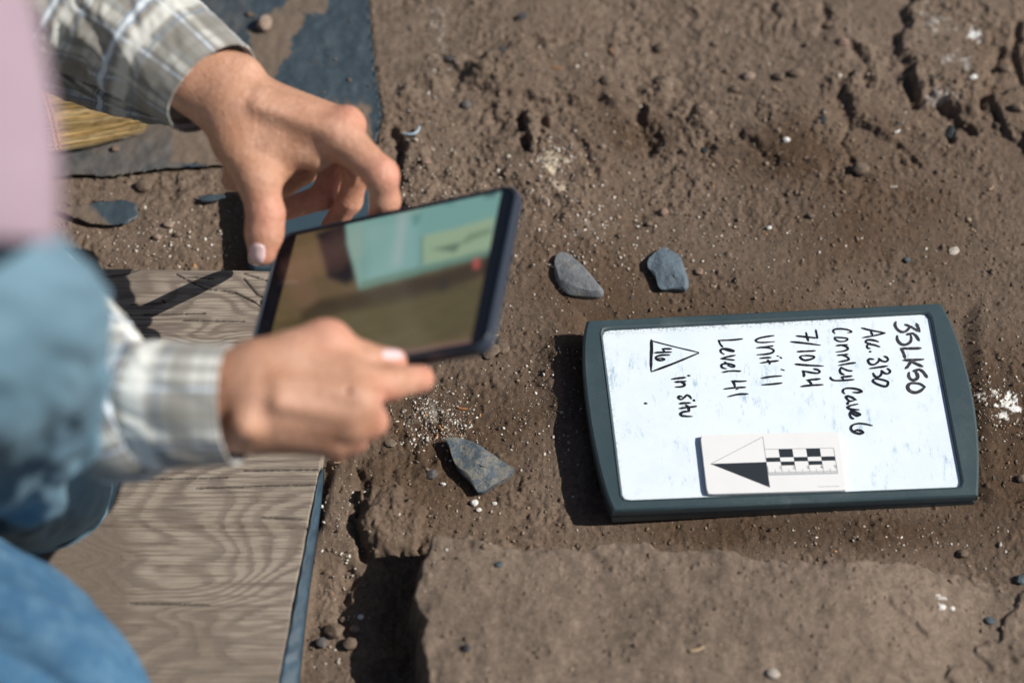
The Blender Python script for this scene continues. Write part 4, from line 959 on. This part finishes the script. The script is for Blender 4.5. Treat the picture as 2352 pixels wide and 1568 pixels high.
for off in (0, 12):
    q = catmull(np.array(bp, float)+np.array([off, 0]), 14); Vs = []; Fs = []
    for i, p in enumerate(q):
        zz = .0265*(1-.25*((i/len(q))*2-1)**4); c = W1(p[0]+2.2*math.sin(i*1.3+off), p[1], zz); r = .0011*(1+.35*math.sin(i*1.9))
        for k in range(6): a_ = k*math.pi/3; Vs.append(c+np.array([math.cos(a_)*r*1.2, 0, math.sin(a_)*r]))
    for i in range(len(q)-1):
        for k in range(6): Fs.append((6*i+k, 6*i+(k+1) % 6, 6*i+6+(k+1) % 6, 6*i+6+k))
    mesh_obj('stitching', np.array(Vs), Fs, msti, br)

# ------------------------------------------------------------------ person: a distance field turned into one skin
def field(prims, h, smin_k=.006):
    P = np.array([p[:3] for q in prims for p in (q[0], q[1])]); R = max(max(q[2], q[3]) for q in prims)
    lo = P.min(0)-R-.02; hi = P.max(0)+R+.02; n = np.ceil((hi-lo)/h).astype(int)
    D = np.full(tuple(n), .05, np.float32); ax = [lo[k]+h*np.arange(n[k]) for k in range(3)]
    for q in prims:
        A, B, ra, rb = np.array(q[0]), np.array(q[1]), q[2], q[3]; k_ = q[4] if len(q) > 4 and q[4] else smin_k; sub = len(q) > 5
        m = max(ra, rb)+k_*2+.012
        a0 = [max(0, int((min(A[i], B[i])-m-lo[i])/h)) for i in range(3)]; a1 = [min(n[i], int((max(A[i], B[i])+m-lo[i])/h)+2) for i in range(3)]
        gx_, gy_, gz_ = np.meshgrid(*[ax[i][a0[i]:a1[i]] for i in range(3)], indexing='ij')
        e_ = B-A; L_ = e_@e_+1e-12
        t = np.clip(((gx_-A[0])*e_[0]+(gy_-A[1])*e_[1]+(gz_-A[2])*e_[2])/L_, 0, 1)
        d = np.sqrt((gx_-A[0]-t*e_[0])**2+(gy_-A[1]-t*e_[1])**2+(gz_-A[2]-t*e_[2])**2)-(ra+(rb-ra)*t)
        sl = tuple(slice(a0[i], a1[i]) for i in range(3)); o_ = D[sl]
        if sub:
            hh = np.clip(.5-.5*(o_+d)/k_, 0, 1); D[sl] = o_*(1-hh)+(-d)*hh+k_*hh*(1-hh)
        else:
            hh = np.clip(.5+.5*(o_-d)/k_, 0, 1); D[sl] = o_*(1-hh)+d*hh-k_*hh*(1-hh)
    return D, lo, ax
def surf(D, lo, h):
    g = openvdb.FloatGrid(.05); g.copyFromArray(D); g.transform = openvdb.createLinearTransform(voxelSize=h)
    pts, tri, qd = g.convertToPolygons(isovalue=0., adaptivity=0.); return np.asarray(pts)+lo, np.asarray(tri), np.asarray(qd)
ZO = .06; RS = .965
def PZ(a): return W1(a[0], a[1], a[2]+ZO)
def C_(a, b, ra, rb, k=None): return (PZ(a), PZ(b), ra*RS/1000, rb*RS/1000, k/1000 if k else None)
def S_(a, b, ra, rb, k=4): return (PZ(a), PZ(b), ra/1000, rb/1000, k/1000, 'sub')
LH = []
# forearm and wrist (oval)
LH += [C_((330, 75, .175), (470, 165, .165), 22, 20), C_((300, 110, .170), (450, 200, .160), 21, 19), C_((470, 160, .165), (545, 185, .163), 19.5, 16.5, 9), C_((450, 200, .160), (512, 222, .158), 19, 19, 9)]
LH += [C_((530, 195, .163), (560, 250, .160), 18, 17, 12)]
LH += [C_((535, 235, .165), (783, 316, .160), 14, 12.5, 9), C_((545, 208, .162), (795, 292, .152), 14.5, 12.5, 9), C_((552, 205, .155), (790, 285, .135), 14, 11.5, 9), C_((552, 215, .145), (768, 292, .118), 13, 11, 9)]
LH += [C_((510, 250, .157), (545, 330, .150), 19, 15, 14), C_((545, 330, .150), (592, 415, .143), 15.5, 12.5, 10), C_((600, 320, .150), (640, 385, .140), 15, 10, 14), C_((640, 330, .150), (730, 365, .148), 13, 9, 12)]
LH += [C_((590, 410, .143), (610, 490, .128), 13.4, 12.6, 9), C_((610, 490, .128), (607, 535, .119), 12.6, 12.6, 6), C_((607, 535, .119), (603, 578, .111), 12.6, 10, 6)]
LH += [C_((780, 312, .160), (876, 402, .156), 14.2, 11.4, 9), C_((876, 402, .156), (885, 460, .138), 11.2, 10, 6), C_((885, 460, .138), (868, 515, .112), 10, 8.6, 5)]
LH += [C_((797, 300, .148), (818, 398, .128), 11.5, 9.6, 6), C_((818, 398, .128), (803, 462, .108), 9.6, 8.8, 3.5), C_((803, 462, .108), (762, 520, .088), 8.8, 7.8, 3.5)]
LH += [C_((785, 300, .130), (762, 395, .108), 10.8, 9.4, 5), C_((762, 395, .108), (742, 452, .098), 9.4, 9, 3.5), C_((742, 452, .098), (652, 482, .092), 9.2, 8, 3.5)]
LH += [C_((765, 300, .116), (700, 395, .088), 10, 8.4, 5), C_((700, 395, .088), (640, 440, .078), 8.4, 7.4, 3.5), C_((548, 380, .128), (535, 415, .118), 11, 8, 8)]
# knuckles, tendons, creases
LH += [C_((800, 276, .160), (806, 282, .158), 9.8, 9.2, 7), C_((560, 165, .168), (566, 168, .167), 10, 9, 8)]
LH += [C_((590, 245, .1755), (765, 302, .1700), 3.0, 2.6, 8), C_((600, 218, .1735), (775, 272, .1620), 3.0, 2.4, 8)]
LH += [S_((583, 500, .1415), (634, 494, .1385), .9, .9, 1.6), S_((586, 510, .1400), (634, 506, .137), .7, .7, 1.6), S_((588, 491, .143), (634, 484, .140), .7, .7, 1.6)]
LH += [S_((868, 392, .1705), (900, 378, .1675), .8, .8, 1.5), S_((874, 404, .1700), (908, 392, .166), .8, .8, 1.5)]
RH = []
RH += [C_((300, 900, .185), (560, 890, .20), 28, 23, 10), C_((300, 960, .180), (560, 950, .192), 26, 21, 10), C_((560, 890, .20), (620, 880, .205), 23, 19, 12), C_((560, 950, .192), (640, 950, .195), 21, 17, 12)]
RH += [C_((580, 868, .205), (805, 878, .203), 16, 13, 9), C_((590, 905, .208), (818, 922, .203), 16, 13, 9), C_((590, 940, .204), (800, 965, .193), 15, 12.5, 9), C_((580, 970, .193), (765, 1002, .180), 14, 11.5, 9), C_((600, 1000, .175), (740, 1010, .170), 12, 10, 10)]
RH += [C_((600, 840, .207), (735, 785, .205), 17, 13.2, 11), C_((680, 840, .207), (790, 850, .203), 13, 10, 12), C_((735, 785, .205), (762, 776, .204), 11.6, 11, 6), C_((752, 785, .204), (838, 828, .190), 12, 11, 7), C_((838, 828, .190), (905, 829, .176), 11, 8.4, 5)]
RH += [C_((828, 884, .200), (900, 878, .186), 12.4, 10.8, 6), C_((900, 878, .186), (966, 869, .170), 10.8, 9.0, 4)]
RH += [C_((828, 925, .201), (853, 968, .180), 12, 10.2, 6), C_((853, 968, .180), (815, 945, .155), 10, 9, 4), C_((805, 968, .192), (812, 1004, .168), 11.5, 9.6, 6), C_((812, 1004, .168), (780, 970, .148), 9.6, 8.6, 4),
       C_((765, 1004, .178), (772, 1026, .158), 10.8, 9, 6), C_((772, 1026, .158), (740, 990, .142), 9, 8, 4)]
RH += [C_((640, 885, .2195), (810, 902, .2120), 3.2, 2.6, 9), C_((640, 925, .2190), (800, 950, .2050), 3.2, 2.6, 9), C_((560, 975, .210), (570, 980, .208), 9, 8, 8)]
RH += [S_((880, 850, .196), (884, 905, .195), 1., 1., 1.8), S_((952, 840, .18), (956, 895, .179), .8, .8, 1.5), S_((862, 900, .206), (846, 950, .200), 1.2, 1.2, 3)]
RH += [S_((872, 908, .203), (800, 899, .2155), 1.6, 1.0, 4), S_((864, 948, .190), (785, 940, .209), 1.6, 1.0, 4), S_((818, 985, .176), (760, 978, .194), 1.4, .8, 4)]
hs = .0011; verts = []; polys = []; nv_ = 0; red = []
fieldL = field(LH, hs); fieldR = field(RH, hs)
redpts = [PZ(p) for p in ((800, 285, .16), (890, 405, .158), (818, 398, .12), (604, 575, .11), (612, 492, .13), (868, 480, .13), (742, 452, .098), (850, 965, .18), (812, 1004, .168), (966, 869, .17), (905, 829, .176), (755, 780, .204), (772, 1026, .158), (870, 930, .19), (650, 482, .09), (780, 470, .10))]
for (D, lo, ax) in (fieldL, fieldR):
    p, tr, qd = surf(D, lo, hs); 
    verts.append(p); polys += [tuple(int(i)+nv_ for i in f)[::1] for f in tr]+[tuple(int(i)+nv_ for i in f) for f in qd]; nv_ += len(p)
# trunk, neck, head, upper arms, legs: out of the frame but really there
elL = np.array(PZ((-230, -150, .30))); elR = np.array([-.47, -.03, .26]); shL = np.array([-.43, .08, .66]); shR = np.array([-.50, -.25, .70]); pel = np.array([-.72, -.30, .32])
kneeT = np.array([-.275, -.292, .50]); TO = [(pel, np.array([-.62, -.22, .48]), .12, .12, .05), (np.array([-.62, -.22, .48]), np.array([-.49, -.09, .66]), .12, .115, .05), (shL, shR, .055, .055, .05),
      (np.array([-.49, -.08, .70]), np.array([-.44, -.02, .80]), .055, .05, .03), (np.array([-.43, .0, .87]), np.array([-.40, .03, .90]), .088, .082, .02), (np.array([-.38, .03, .83]), np.array([-.36, .05, .83]), .05, .045, .03),
      (np.array([-.325, .065, .87]), np.array([-.315, .07, .855]), .011, .014, .01), (np.array([-.41, -.06, .875]), np.array([-.415, -.065, .87]), .02, .018, .008), (np.array([-.36, .10, .875]), np.array([-.365, .105, .87]), .02, .018, .008),
      (shL, elL, .040, .020, .01), (shR, elR, .042, .032, .03), (elL, PZ((-70, -150, .235)), .020, .020, .008), (PZ((-70, -150, .235)), PZ((90, -65, .205)), .020, .020, .008), (PZ((90, -65, .205)), PZ((300, 75, .176)), .020, .019, .008), (elR, np.array([-.33, -.10, .225]), .034, .030, .02), (np.array([-.33, -.10, .225]), PZ((300, 930, .185)), .030, .026, .02),
      (pel+np.array([0, -.08, 0]), np.array([-.32, -.30, .47]), .085, .05, .05), (np.array([-.32, -.30, .47]), np.array([-.34, -.15, .10]), .045, .035, .03)]
hb = .007; D, lo, ax = field([(a_, b_, r1, r2, k_) for a_, b_, r1, r2, k_ in TO], hb, .03); p, tr, qd = surf(D, lo, hb)
verts.append(p); polys += [tuple(int(i)+nv_ for i in f) for f in tr]+[tuple(int(i)+nv_ for i in f) for f in qd]; nv_ += len(p)
VB = np.concatenate(verts)
redv = np.zeros(len(VB))
for r_ in redpts: redv = np.maximum(redv, np.exp(-(np.linalg.norm(VB-r_, axis=1)/.016)**2))
ms = M('skin', rough=.5); co = ms.co(); n1 = ms.noise(co, 45, 4, .6); n2 = ms.noise(co, 260, 4, .65); n3 = ms.noise(co, 1100, 3, .6)
rd = ms.attr('red'); base = ms.mix(ms.ramp(n1, [(.3, 0.), (.7, 1.)]), (.44, .225, .135), (.58, .335, .235)); base = ms.mix(ms.math('MULTIPLY', rd.outputs['Fac'], .75), base, (.66, .27, .20))
base = ms.mix(ms.ramp(n2, [(.35, .45), (.6, 0.)]), base, (.38, .18, .11)); ms.color(base)
vk = ms.n('TexVoronoi'); ms.l(co, vk.inputs['Vector']); vk.inputs['Scale'].default_value = 620
ms.bump(ms.math('ADD', ms.math('MULTIPLY', n2, 1.6), ms.math('MULTIPLY', vk.outputs['Distance'], .6)), .55, .0012)
ms.b.inputs['Subsurface Weight'].default_value = .12; ms.b.inputs['Subsurface Radius'].default_value = (1., .35, .2); ms.b.inputs['Subsurface Scale'].default_value = .004
person = empty('person', (-.6, -.2, .02), 'person in plaid shirt, pink top and blue jeans crouching at left, holding the tablet', 'person')
body = mesh_obj('body', VB, polys, ms.m, person, attrs={'red': redv})
# make the faces point outwards
import bmesh as _bm
b_ = _bm.new(); b_.from_mesh(body.data); _bm.ops.recalc_face_normals(b_, faces=b_.faces); b_.to_mesh(body.data); b_.free()
body.data.polygons.foreach_set('use_smooth', np.ones(len(body.data.polygons), bool))
hair = mesh_obj('hair', *(lambda v: ((np.array(v[0])*np.array([.104, .108, .10])+np.array([-.435, -.01, .905])), v[1]))(lump_mesh(3, 3, 3)), pmat('brown_hair', (.06, .035, .02)), person)
# nails laid on the skin by sampling the distance field
def sdf_at(F_, p, h=hs):
    D, lo, ax = F_; q = (p-lo)/h; i = np.floor(q).astype(int); f = q-i
    i = np.clip(i, 0, np.array(D.shape)-2); r_ = 0
    for a_ in (0, 1):
        for b2 in (0, 1):
            for c2 in (0, 1):
                r_ = r_+D[i[..., 0]+a_, i[..., 1]+b2, i[..., 2]+c2]*(f[..., 0] if a_ else 1-f[..., 0])*(f[..., 1] if b2 else 1-f[..., 1])*(f[..., 2] if c2 else 1-f[..., 2])
    return r_
mnail = M('nail', (.72, .52, .53), .22)
def nail(F_, px, py, z, lx, ly, ang, name='fingernail'):
    V_ = []; n_ = 10; c, s = math.cos(ang), math.sin(ang)
    g = np.linspace(-1, 1, n_); A, B = np.meshgrid(g, g)
    a2 = A*np.sqrt(1-.5*B*B*.75); b2 = B*np.sqrt(1-.5*A*A*.75)
    qx = px+a2*lx*c-b2*ly*s; qy = py+a2*lx*s+b2*ly*c
    P0 = W(qx, qy, z+ZO+.035); dr = P0-CAM; dr /= np.linalg.norm(dr, axis=-1, keepdims=True); P = P0.copy()
    for _ in range(90): P = P+dr*np.clip(sdf_at(F_, P), -.003, .003)[..., None]*.8
    edge = np.maximum(np.abs(A), np.abs(B)); P = P-dr*(.0006*(1-edge**4)+.0001)[..., None]
    I = np.arange(n_*n_).reshape(n_, n_); Fq = np.stack([I[1:, :-1], I[1:, 1:], I[:-1, 1:], I[:-1, :-1]], -1).reshape(-1, 4)
    o = mesh_obj(name, P.reshape(-1, 3), Fq, mnail.m, person); sm = o.modifiers.new('solid', 'SOLIDIFY'); sm.thickness = .0004; return o
nail(fieldL, 589, 585, .112, 20, 26, .18)
nail(fieldR, 903, 813, .18, 26, 13, .0)

# ------------------------------------------------------------------ clothes
def frames(P):
    P = np.array(P); T = np.gradient(P, axis=0); T /= np.linalg.norm(T, axis=1)[:, None]
    u0 = np.array([0, 0, 1.])-T[0]*T[0][2]; u0 /= np.linalg.norm(u0); U = [u0]
    for i in range(1, len(P)):
        u = U[-1]-T[i]*(U[-1]@T[i]); U.append(u/np.linalg.norm(u))
    U = np.array(U); return P, T, U, np.cross(T, U)
def cm3(P, n):
    P = np.array(P, float); s = np.linspace(0, len(P)-1, n); Q = np.r_[[2*P[0]-P[1]], P, [2*P[-1]-P[-2]]]; o_ = []
    for x in s:
        i = min(int(x), len(P)-2); t = x-i; p0, p1, p2, p3 = Q[i:i+4]
        o_.append(.5*((2*p1)+(-p0+p2)*t+(2*p0-5*p1+4*p2-p3)*t*t+(-p0+3*p1-3*p2+p3)*t**3))
    return np.array(o_)
def tube(name, path, ra, rb, mat, parent, disp=None, nu=120, nv=160, lip=0, tilt=None, cap=False, twist=0.):
    """ra along 'up', rb sideways; the last path point is the open end, turned in when lip > 0"""
    P = cm3(path, nv); k = np.linspace(0, 1, len(ra)); t = np.linspace(0, 1, nv)
    A = np.interp(t, k, ra); B = np.interp(t, k, rb); P, T, U, S = frames(P)
    if tilt is not None:      # lean the rings near the end so the opening is cut at an angle
        w_ = sstep(.72, 1., t)[:, None]; T2 = T*(1-w_)+w_*np.array(tilt); T2 /= np.linalg.norm(T2, axis=1)[:, None]
        U = U-T2*(U*T2).sum(1)[:, None]; U /= np.linalg.norm(U, axis=1)[:, None]; S = np.cross(T2, U)
    th = np.linspace(0, 2*np.pi, nu+1)[:-1]+twist; ct, st_ = np.cos(th), np.sin(th)
    seg_l = np.r_[0, np.cumsum(np.linalg.norm(np.diff(P, axis=0), axis=1))]
    TT, LL = np.meshgrid(th, seg_l); D_ = disp(TT, LL, seg_l[-1]) if disp else 0*TT
    V = P[:, None]+U[:, None]*((A[:, None]+D_)*ct)[..., None]+S[:, None]*((B[:, None]+D_)*st_)[..., None]
    rings = [V[i] for i in range(nv)]; uvv = list(seg_l[-1]-seg_l)
    if lip:
        c = P[-1]; last = V[-1]; dv = (last-c)/np.linalg.norm(last-c, axis=1)[:, None]; T_e = T[-1]
        for (inw, back) in ((.0004, -.0006), (.0014, -.0006), (.0020, .0002), (.0022, .003), (.0022, lip)):
            rings.append(last-dv*inw-T_e*back); uvv.append(-.001-back)
    R_ = np.array(rings); m_ = len(R_); V = R_.reshape(-1, 3); I = np.arange(m_*nu).reshape(m_, nu); J = np.roll(I, -1, axis=1)
    Fq = np.stack([I[:-1], I[1:], J[1:], J[:-1]], -1).reshape(-1, 4)
    rad = float(np.mean(A+B)/2); uu = np.linspace(0, 2*np.pi*rad, nu+1)
    u0 = np.tile(uu[:-1], (m_-1, 1)); u1 = np.tile(uu[1:], (m_-1, 1)); v0 = np.repeat(np.array(uvv[:-1])[:, None], nu, 1); v1 = np.repeat(np.array(uvv[1:])[:, None], nu, 1)
    uv = np.stack([np.stack([u0, v0], -1), np.stack([u0, v1], -1), np.stack([u1, v1], -1), np.stack([u1, v0], -1)], 2).reshape(-1, 2)
    if cap:
        c0 = V[:nu].mean(0); V = np.r_[V, [c0]]; 
    o = mesh_obj(name, V, Fq, mat, parent, uv=uv)
    b_ = _bm.new(); b_.from_mesh(o.data); _bm.ops.recalc_face_normals(b_, faces=b_.faces); b_.to_mesh(o.data); b_.free(); return o
def plaid(name, gain=1., phase=0.):
    m = M(name, rough=.85); tc = m.n('TexCoord'); sp_ = m.n('SeparateXYZ'); m.l(tc.outputs['UV'], sp_.inputs[0])
    def period(o_, per, ph): return m.math('FRACT', m.math('DIVIDE', m.math('ADD', o_, ph+10), per))
    wv = m.noise(m.co('UV'), 1400, 2, .7); big = m.noise(m.co(), 30, 4, .6)
    a_ = period(sp_.outputs[1],   .066, .022); b_2 = period(sp_.outputs[0], .042, .012)
    c = m.mix(wv, (.235*gain, .235*gain, .215*gain), (.33*gain, .33*gain, .31*gain))
    s_ = lambda lst: m.ramp(lst[0], lst[1])
    # light, tan and blue bars in both directions
    for f, k_ in ((b_2, .8), (a_, 1.)):
        c = m.mix(m.math('MULTIPLY', m.ramp(f, [(0, 0.), (.42, 0.), (.47, 1.), (.60, 1.), (.66, 0.), (1, 0.)]), .75*k_), c, (.70*gain, .71*gain, .67*gain))
        c = m.mix(m.math('MULTIPLY', m.ramp(f, [(0, .9), (.02, 0.), (.08, 0.), (.12, 1.), (.26, 1.), (.30, 0.), (.96, 0.), (1, .9)]), .5*k_), c, (.19*gain, .175*gain, .15*gain))
        c = m.mix(m.math('MULTIPLY', m.ramp(f, [(0, 0.), (.715, 0.), (.725, 1.), (.80, 1.), (.81, 0.), (1, 0.)]), .8*k_), c, (.66*gain, .72*gain, .77*gain))
        c = m.mix(m.math('MULTIPLY', m.ramp(f, [(0, 0.), (.705, 0.), (.712, 1.), (.728, 1.), (.735, 0.), (.79, 0.), (.797, 1.), (.813, 1.), (.82, 0.), (1, 0.)]), .75*k_), c, (.09, .15, .25))
        c = m.mix(m.math('MULTIPLY', m.ramp(f, [(0, 0.), (.67, 0.), (.675, 1.), (.685, 1.), (.69, 0.), (.845, 0.), (.85, 1.), (.862, 1.), (.867, 0.), (1, 0.)]), .6*k_), c, (.17, .12, .09))
        c = m.mix(m.math('MULTIPLY', m.ramp(f, [(0, 0.), (.335, 0.), (.345, 1.), (.365, 1.), (.375, 0.), (1, 0.)]), .55*k_), c, (.12, .19, .28))
    m.color(c); m.bump(m.math('ADD', m.math('MULTIPLY', wv, .5), big), .25, .0012); m.b.inputs['Sheen Weight'].default_value = .15; return m.m
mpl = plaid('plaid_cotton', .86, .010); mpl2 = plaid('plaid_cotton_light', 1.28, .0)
def folds(seed, amp, endclean=.05, axial=1.):
    def f(T, L_, Lt):
        cu, su_ = np.cos(T), np.sin(T)
        n = fbm(cu*2.2+L_*22*axial, su_*2.2+L_*9, 1., 4, seed, .55)
        r = 1-np.abs(fbm(cu*1.7+L_*30*axial+5, su_*1.7-L_*16, 1., 3, seed+4)); w = sstep(0, endclean, Lt-L_)*.85+.15
        return amp*w*(n*.8+(r-.75)*1.5)+.0006*np.sin(T*3+L_*40)*1.
    return f
lsl = tube('sleeve', [np.array(elL)+np.array([-.02, -.0, .02]), PZ((-100, -170, .24)), PZ((80, -72, .205)), PZ((232, 18, .182)), PZ((362, 108, .170)), PZ((488, 204, .160))],
           [.062, .060, .057, .052, .0435, .0380], [.062, .060, .057, .052, .0455, .0415], mpl, person, folds(5, .0046, .085, .7), lip=.05, tilt=(.66, -.70, -.05), twist=.6)
lsl['label'] = 'plaid shirt sleeve with a turned cuff on the upper arm'
for (pth, r0, sd_) in (([W1(-30, 90, .20), W1(70, 145, .185), W1(180, 192, .175), W1(290, 236, .172), W1(405, 280, .18)], [.022, .017, .015, .011, .003], 9),):
    o = tube('sleeve_fold', pth, r0, [x*.9 for x in r0], mpl, person, folds(sd_, .003, .02), nu=70, nv=90); o['label'] = 'loose lower fold of the plaid sleeve hanging over the broom'
rsl = tube('sleeve', [np.array([-.50, -.02, .26]), np.array([-.40, -.06, .235]), np.array([-.31, -.11, .222]), PZ((240, 925, .175)), PZ((340, 930, .188)), PZ((440, 932, .196)), PZ((536, 932, .200))],
           [.05, .046, .044, .046, .041, .0385, .0375], [.05, .046, .041, .043, .038, .0365, .0355], mpl2, person, folds(15, .0034, .10, .7), lip=.045, tilt=(1, -.06, .18), twist=.2)
rsl['label'] = 'pale plaid shirt sleeve with a wide cuff on the lower arm'
ush = tube('upper_sleeve', [shL, (shL+elL)/2+np.array([0, .01, .01]), elL+np.array([0, 0, 0])], [.075, .066, .062], [.075, .066, .062], mpl, person, folds(25, .006), nu=60, nv=60)
ush2 = tube('upper_sleeve', [shR, (shR+elR)/2, elR], [.075, .066, .055], [.075, .066, .055], mpl2, person, folds(26, .006), nu=60, nv=60)
# buttons at the cuff placket
# pink top
mpk = M('pink_cotton', rough=.9); co = mpk.co(); mpk.color(mpk.mix(mpk.noise(co, 14, 4, .6), (.27, .195, .245), (.37, .285, .335))); mpk.bump(mpk.noise(co, 20, 4, .6), .5, .01)
TP = [WD(-500, 515, 1.10), WD(-495, 380, 1.10), WD(-520, 150, 1.11), WD(-560, -100, 1.13), WD(-640, -500, 1.17)]
tp_ = tube('pink_top', TP[::-1], [.11, .115, .118, .122, .124], [.11, .116, .121, .124, .1275], mpk.m, person, lambda T, L_, Lt: .006*np.sin(5*T+3*L_)+.005*fbm(np.cos(T)*1.6, np.sin(T)*1.6+L_*5, 1., 3, 3), nu=90, nv=80, lip=.02)
# jeans
mj = M('denim', rough=.9); co = mj.co(); n1 = mj.noise(co, 9, 4, .65); n2 = mj.noise(co, 42, 5, .7); tw = mj.n('TexWave', wave_type='BANDS', bands_direction='DIAGONAL'); mj.l(mj.co('UV'), tw.inputs['Vector']); tw.inputs['Scale'].default_value = 330
c = mj.mix(mj.ramp(n1, [(.35, 0.), (.68, 1.)]), (.022, .08, .165), (.055, .155, .265)); c = mj.mix(mj.ramp(n2, [(.45, 0.), (.75, .45)]), c, (.20, .35, .45)); c = mj.mix(mj.math('MULTIPLY', tw.outputs[1], .22), c, (.03, .09, .20))
sm_ = mj.attr('seam'); c = mj.mix(sm_.outputs['Fac'], c, (.025, .10, .22)); mj.color(c); mj.bump(mj.math('ADD', n2, mj.math('MULTIPLY', tw.outputs[1], .3)), .4, .002)
mj2 = M('faded_denim', rough=.95); co = mj2.co(); n1 = mj2.noise(co, 7, 4, .65); n2 = mj2.noise(co, 30, 5, .7); tw = mj2.n('TexWave', wave_type='BANDS', bands_direction='DIAGONAL'); mj2.l(mj2.co('UV'), tw.inputs['Vector']); tw.inputs['Scale'].default_value = 330
c = mj2.mix(mj2.ramp(n1, [(.35, 0.), (.65, 1.)]), (.065, .135, .19), (.135, .24, .31)); c = mj2.mix(mj2.ramp(n2, [(.45, 0.), (.7, .4)]), c, (.17, .28, .35)); c = mj2.mix(mj2.math('MULTIPLY', tw.outputs[1], .2), c, (.03, .08, .15)); mj2.color(c); mj2.bump(n2, .4, .002)
def jf(seed, amp, seams=()):
    def f(T, L_, Lt):
        d = amp*fbm(np.cos(T)*1.5+L_*6, np.sin(T)*1.5+L_*9, 1., 3, seed)*(.12+.88*sstep(.02, .14, Lt-L_) if seams else 1)
        for s_ in seams: d = d-.0011*np.exp(-((Lt-L_-s_)/.0014)**2)
        return d+.0012*sstep(.022, .019, Lt-L_)*(1 if seams else 0)
    return f
hem = W1(78, 1098, .022); kn = WD(-62, 705, 1.20)
shin = tube('jeans_leg', [kn+np.array([-.26, .0, -.03]), kn+np.array([-.09, .0, .012]), kn+np.array([-.03, .004, .005]), kn+np.array([-.008, .022, -.05]), kn*.65+hem*.35+np.array([0, .004, 0]), kn*.3+hem*.7, hem+(kn-hem)*.06, hem],
            [.080, .068, .061, .0595, .058, .057, .0575, .0585], [.080, .068, .061, .0595, .058, .057, .0565, .0575], mj2.m, person, jf(5, .008, (.004, .0085, .0125, .0185)), nu=140, nv=300, lip=.03)
shin['label'] = 'blue jeans leg with a stitched hem standing on the plywood'
leg2 = tube('jeans_leg', [WD(-700, 1150, 1.5), WD(-300, 1385, 1.5), WD(-120, 1440, 1.50), WD(40, 1540, 1.5), WD(128, 1640, 1.5), WD(150, 1800, 1.5), WD(120, 1980, 1.53)], [.066, .063, .062, .059, .058, .057, .052], [.066, .063, .062, .059, .058, .057, .052], mj.m, person, jf(8, .011), nu=120, nv=160)
leg2['label'] = 'bent blue jeans knee in the bottom left corner'
hips = tube('jeans_seat', [pel+np.array([-.05, .02, -.12]), pel, np.array([-.60, -.25, .46])], [.10, .15, .14], [.12, .16, .15], mj.m, person, nu=60, nv=40)
shirt = tube('plaid_shirt_body', [np.array([-.66, -.24, .42]), np.array([-.58, -.17, .56]), np.array([-.49, -.085, .685])], [.15, .15, .10], [.16, .165, .14], mpl, person, folds(33, .006), nu=80, nv=60)
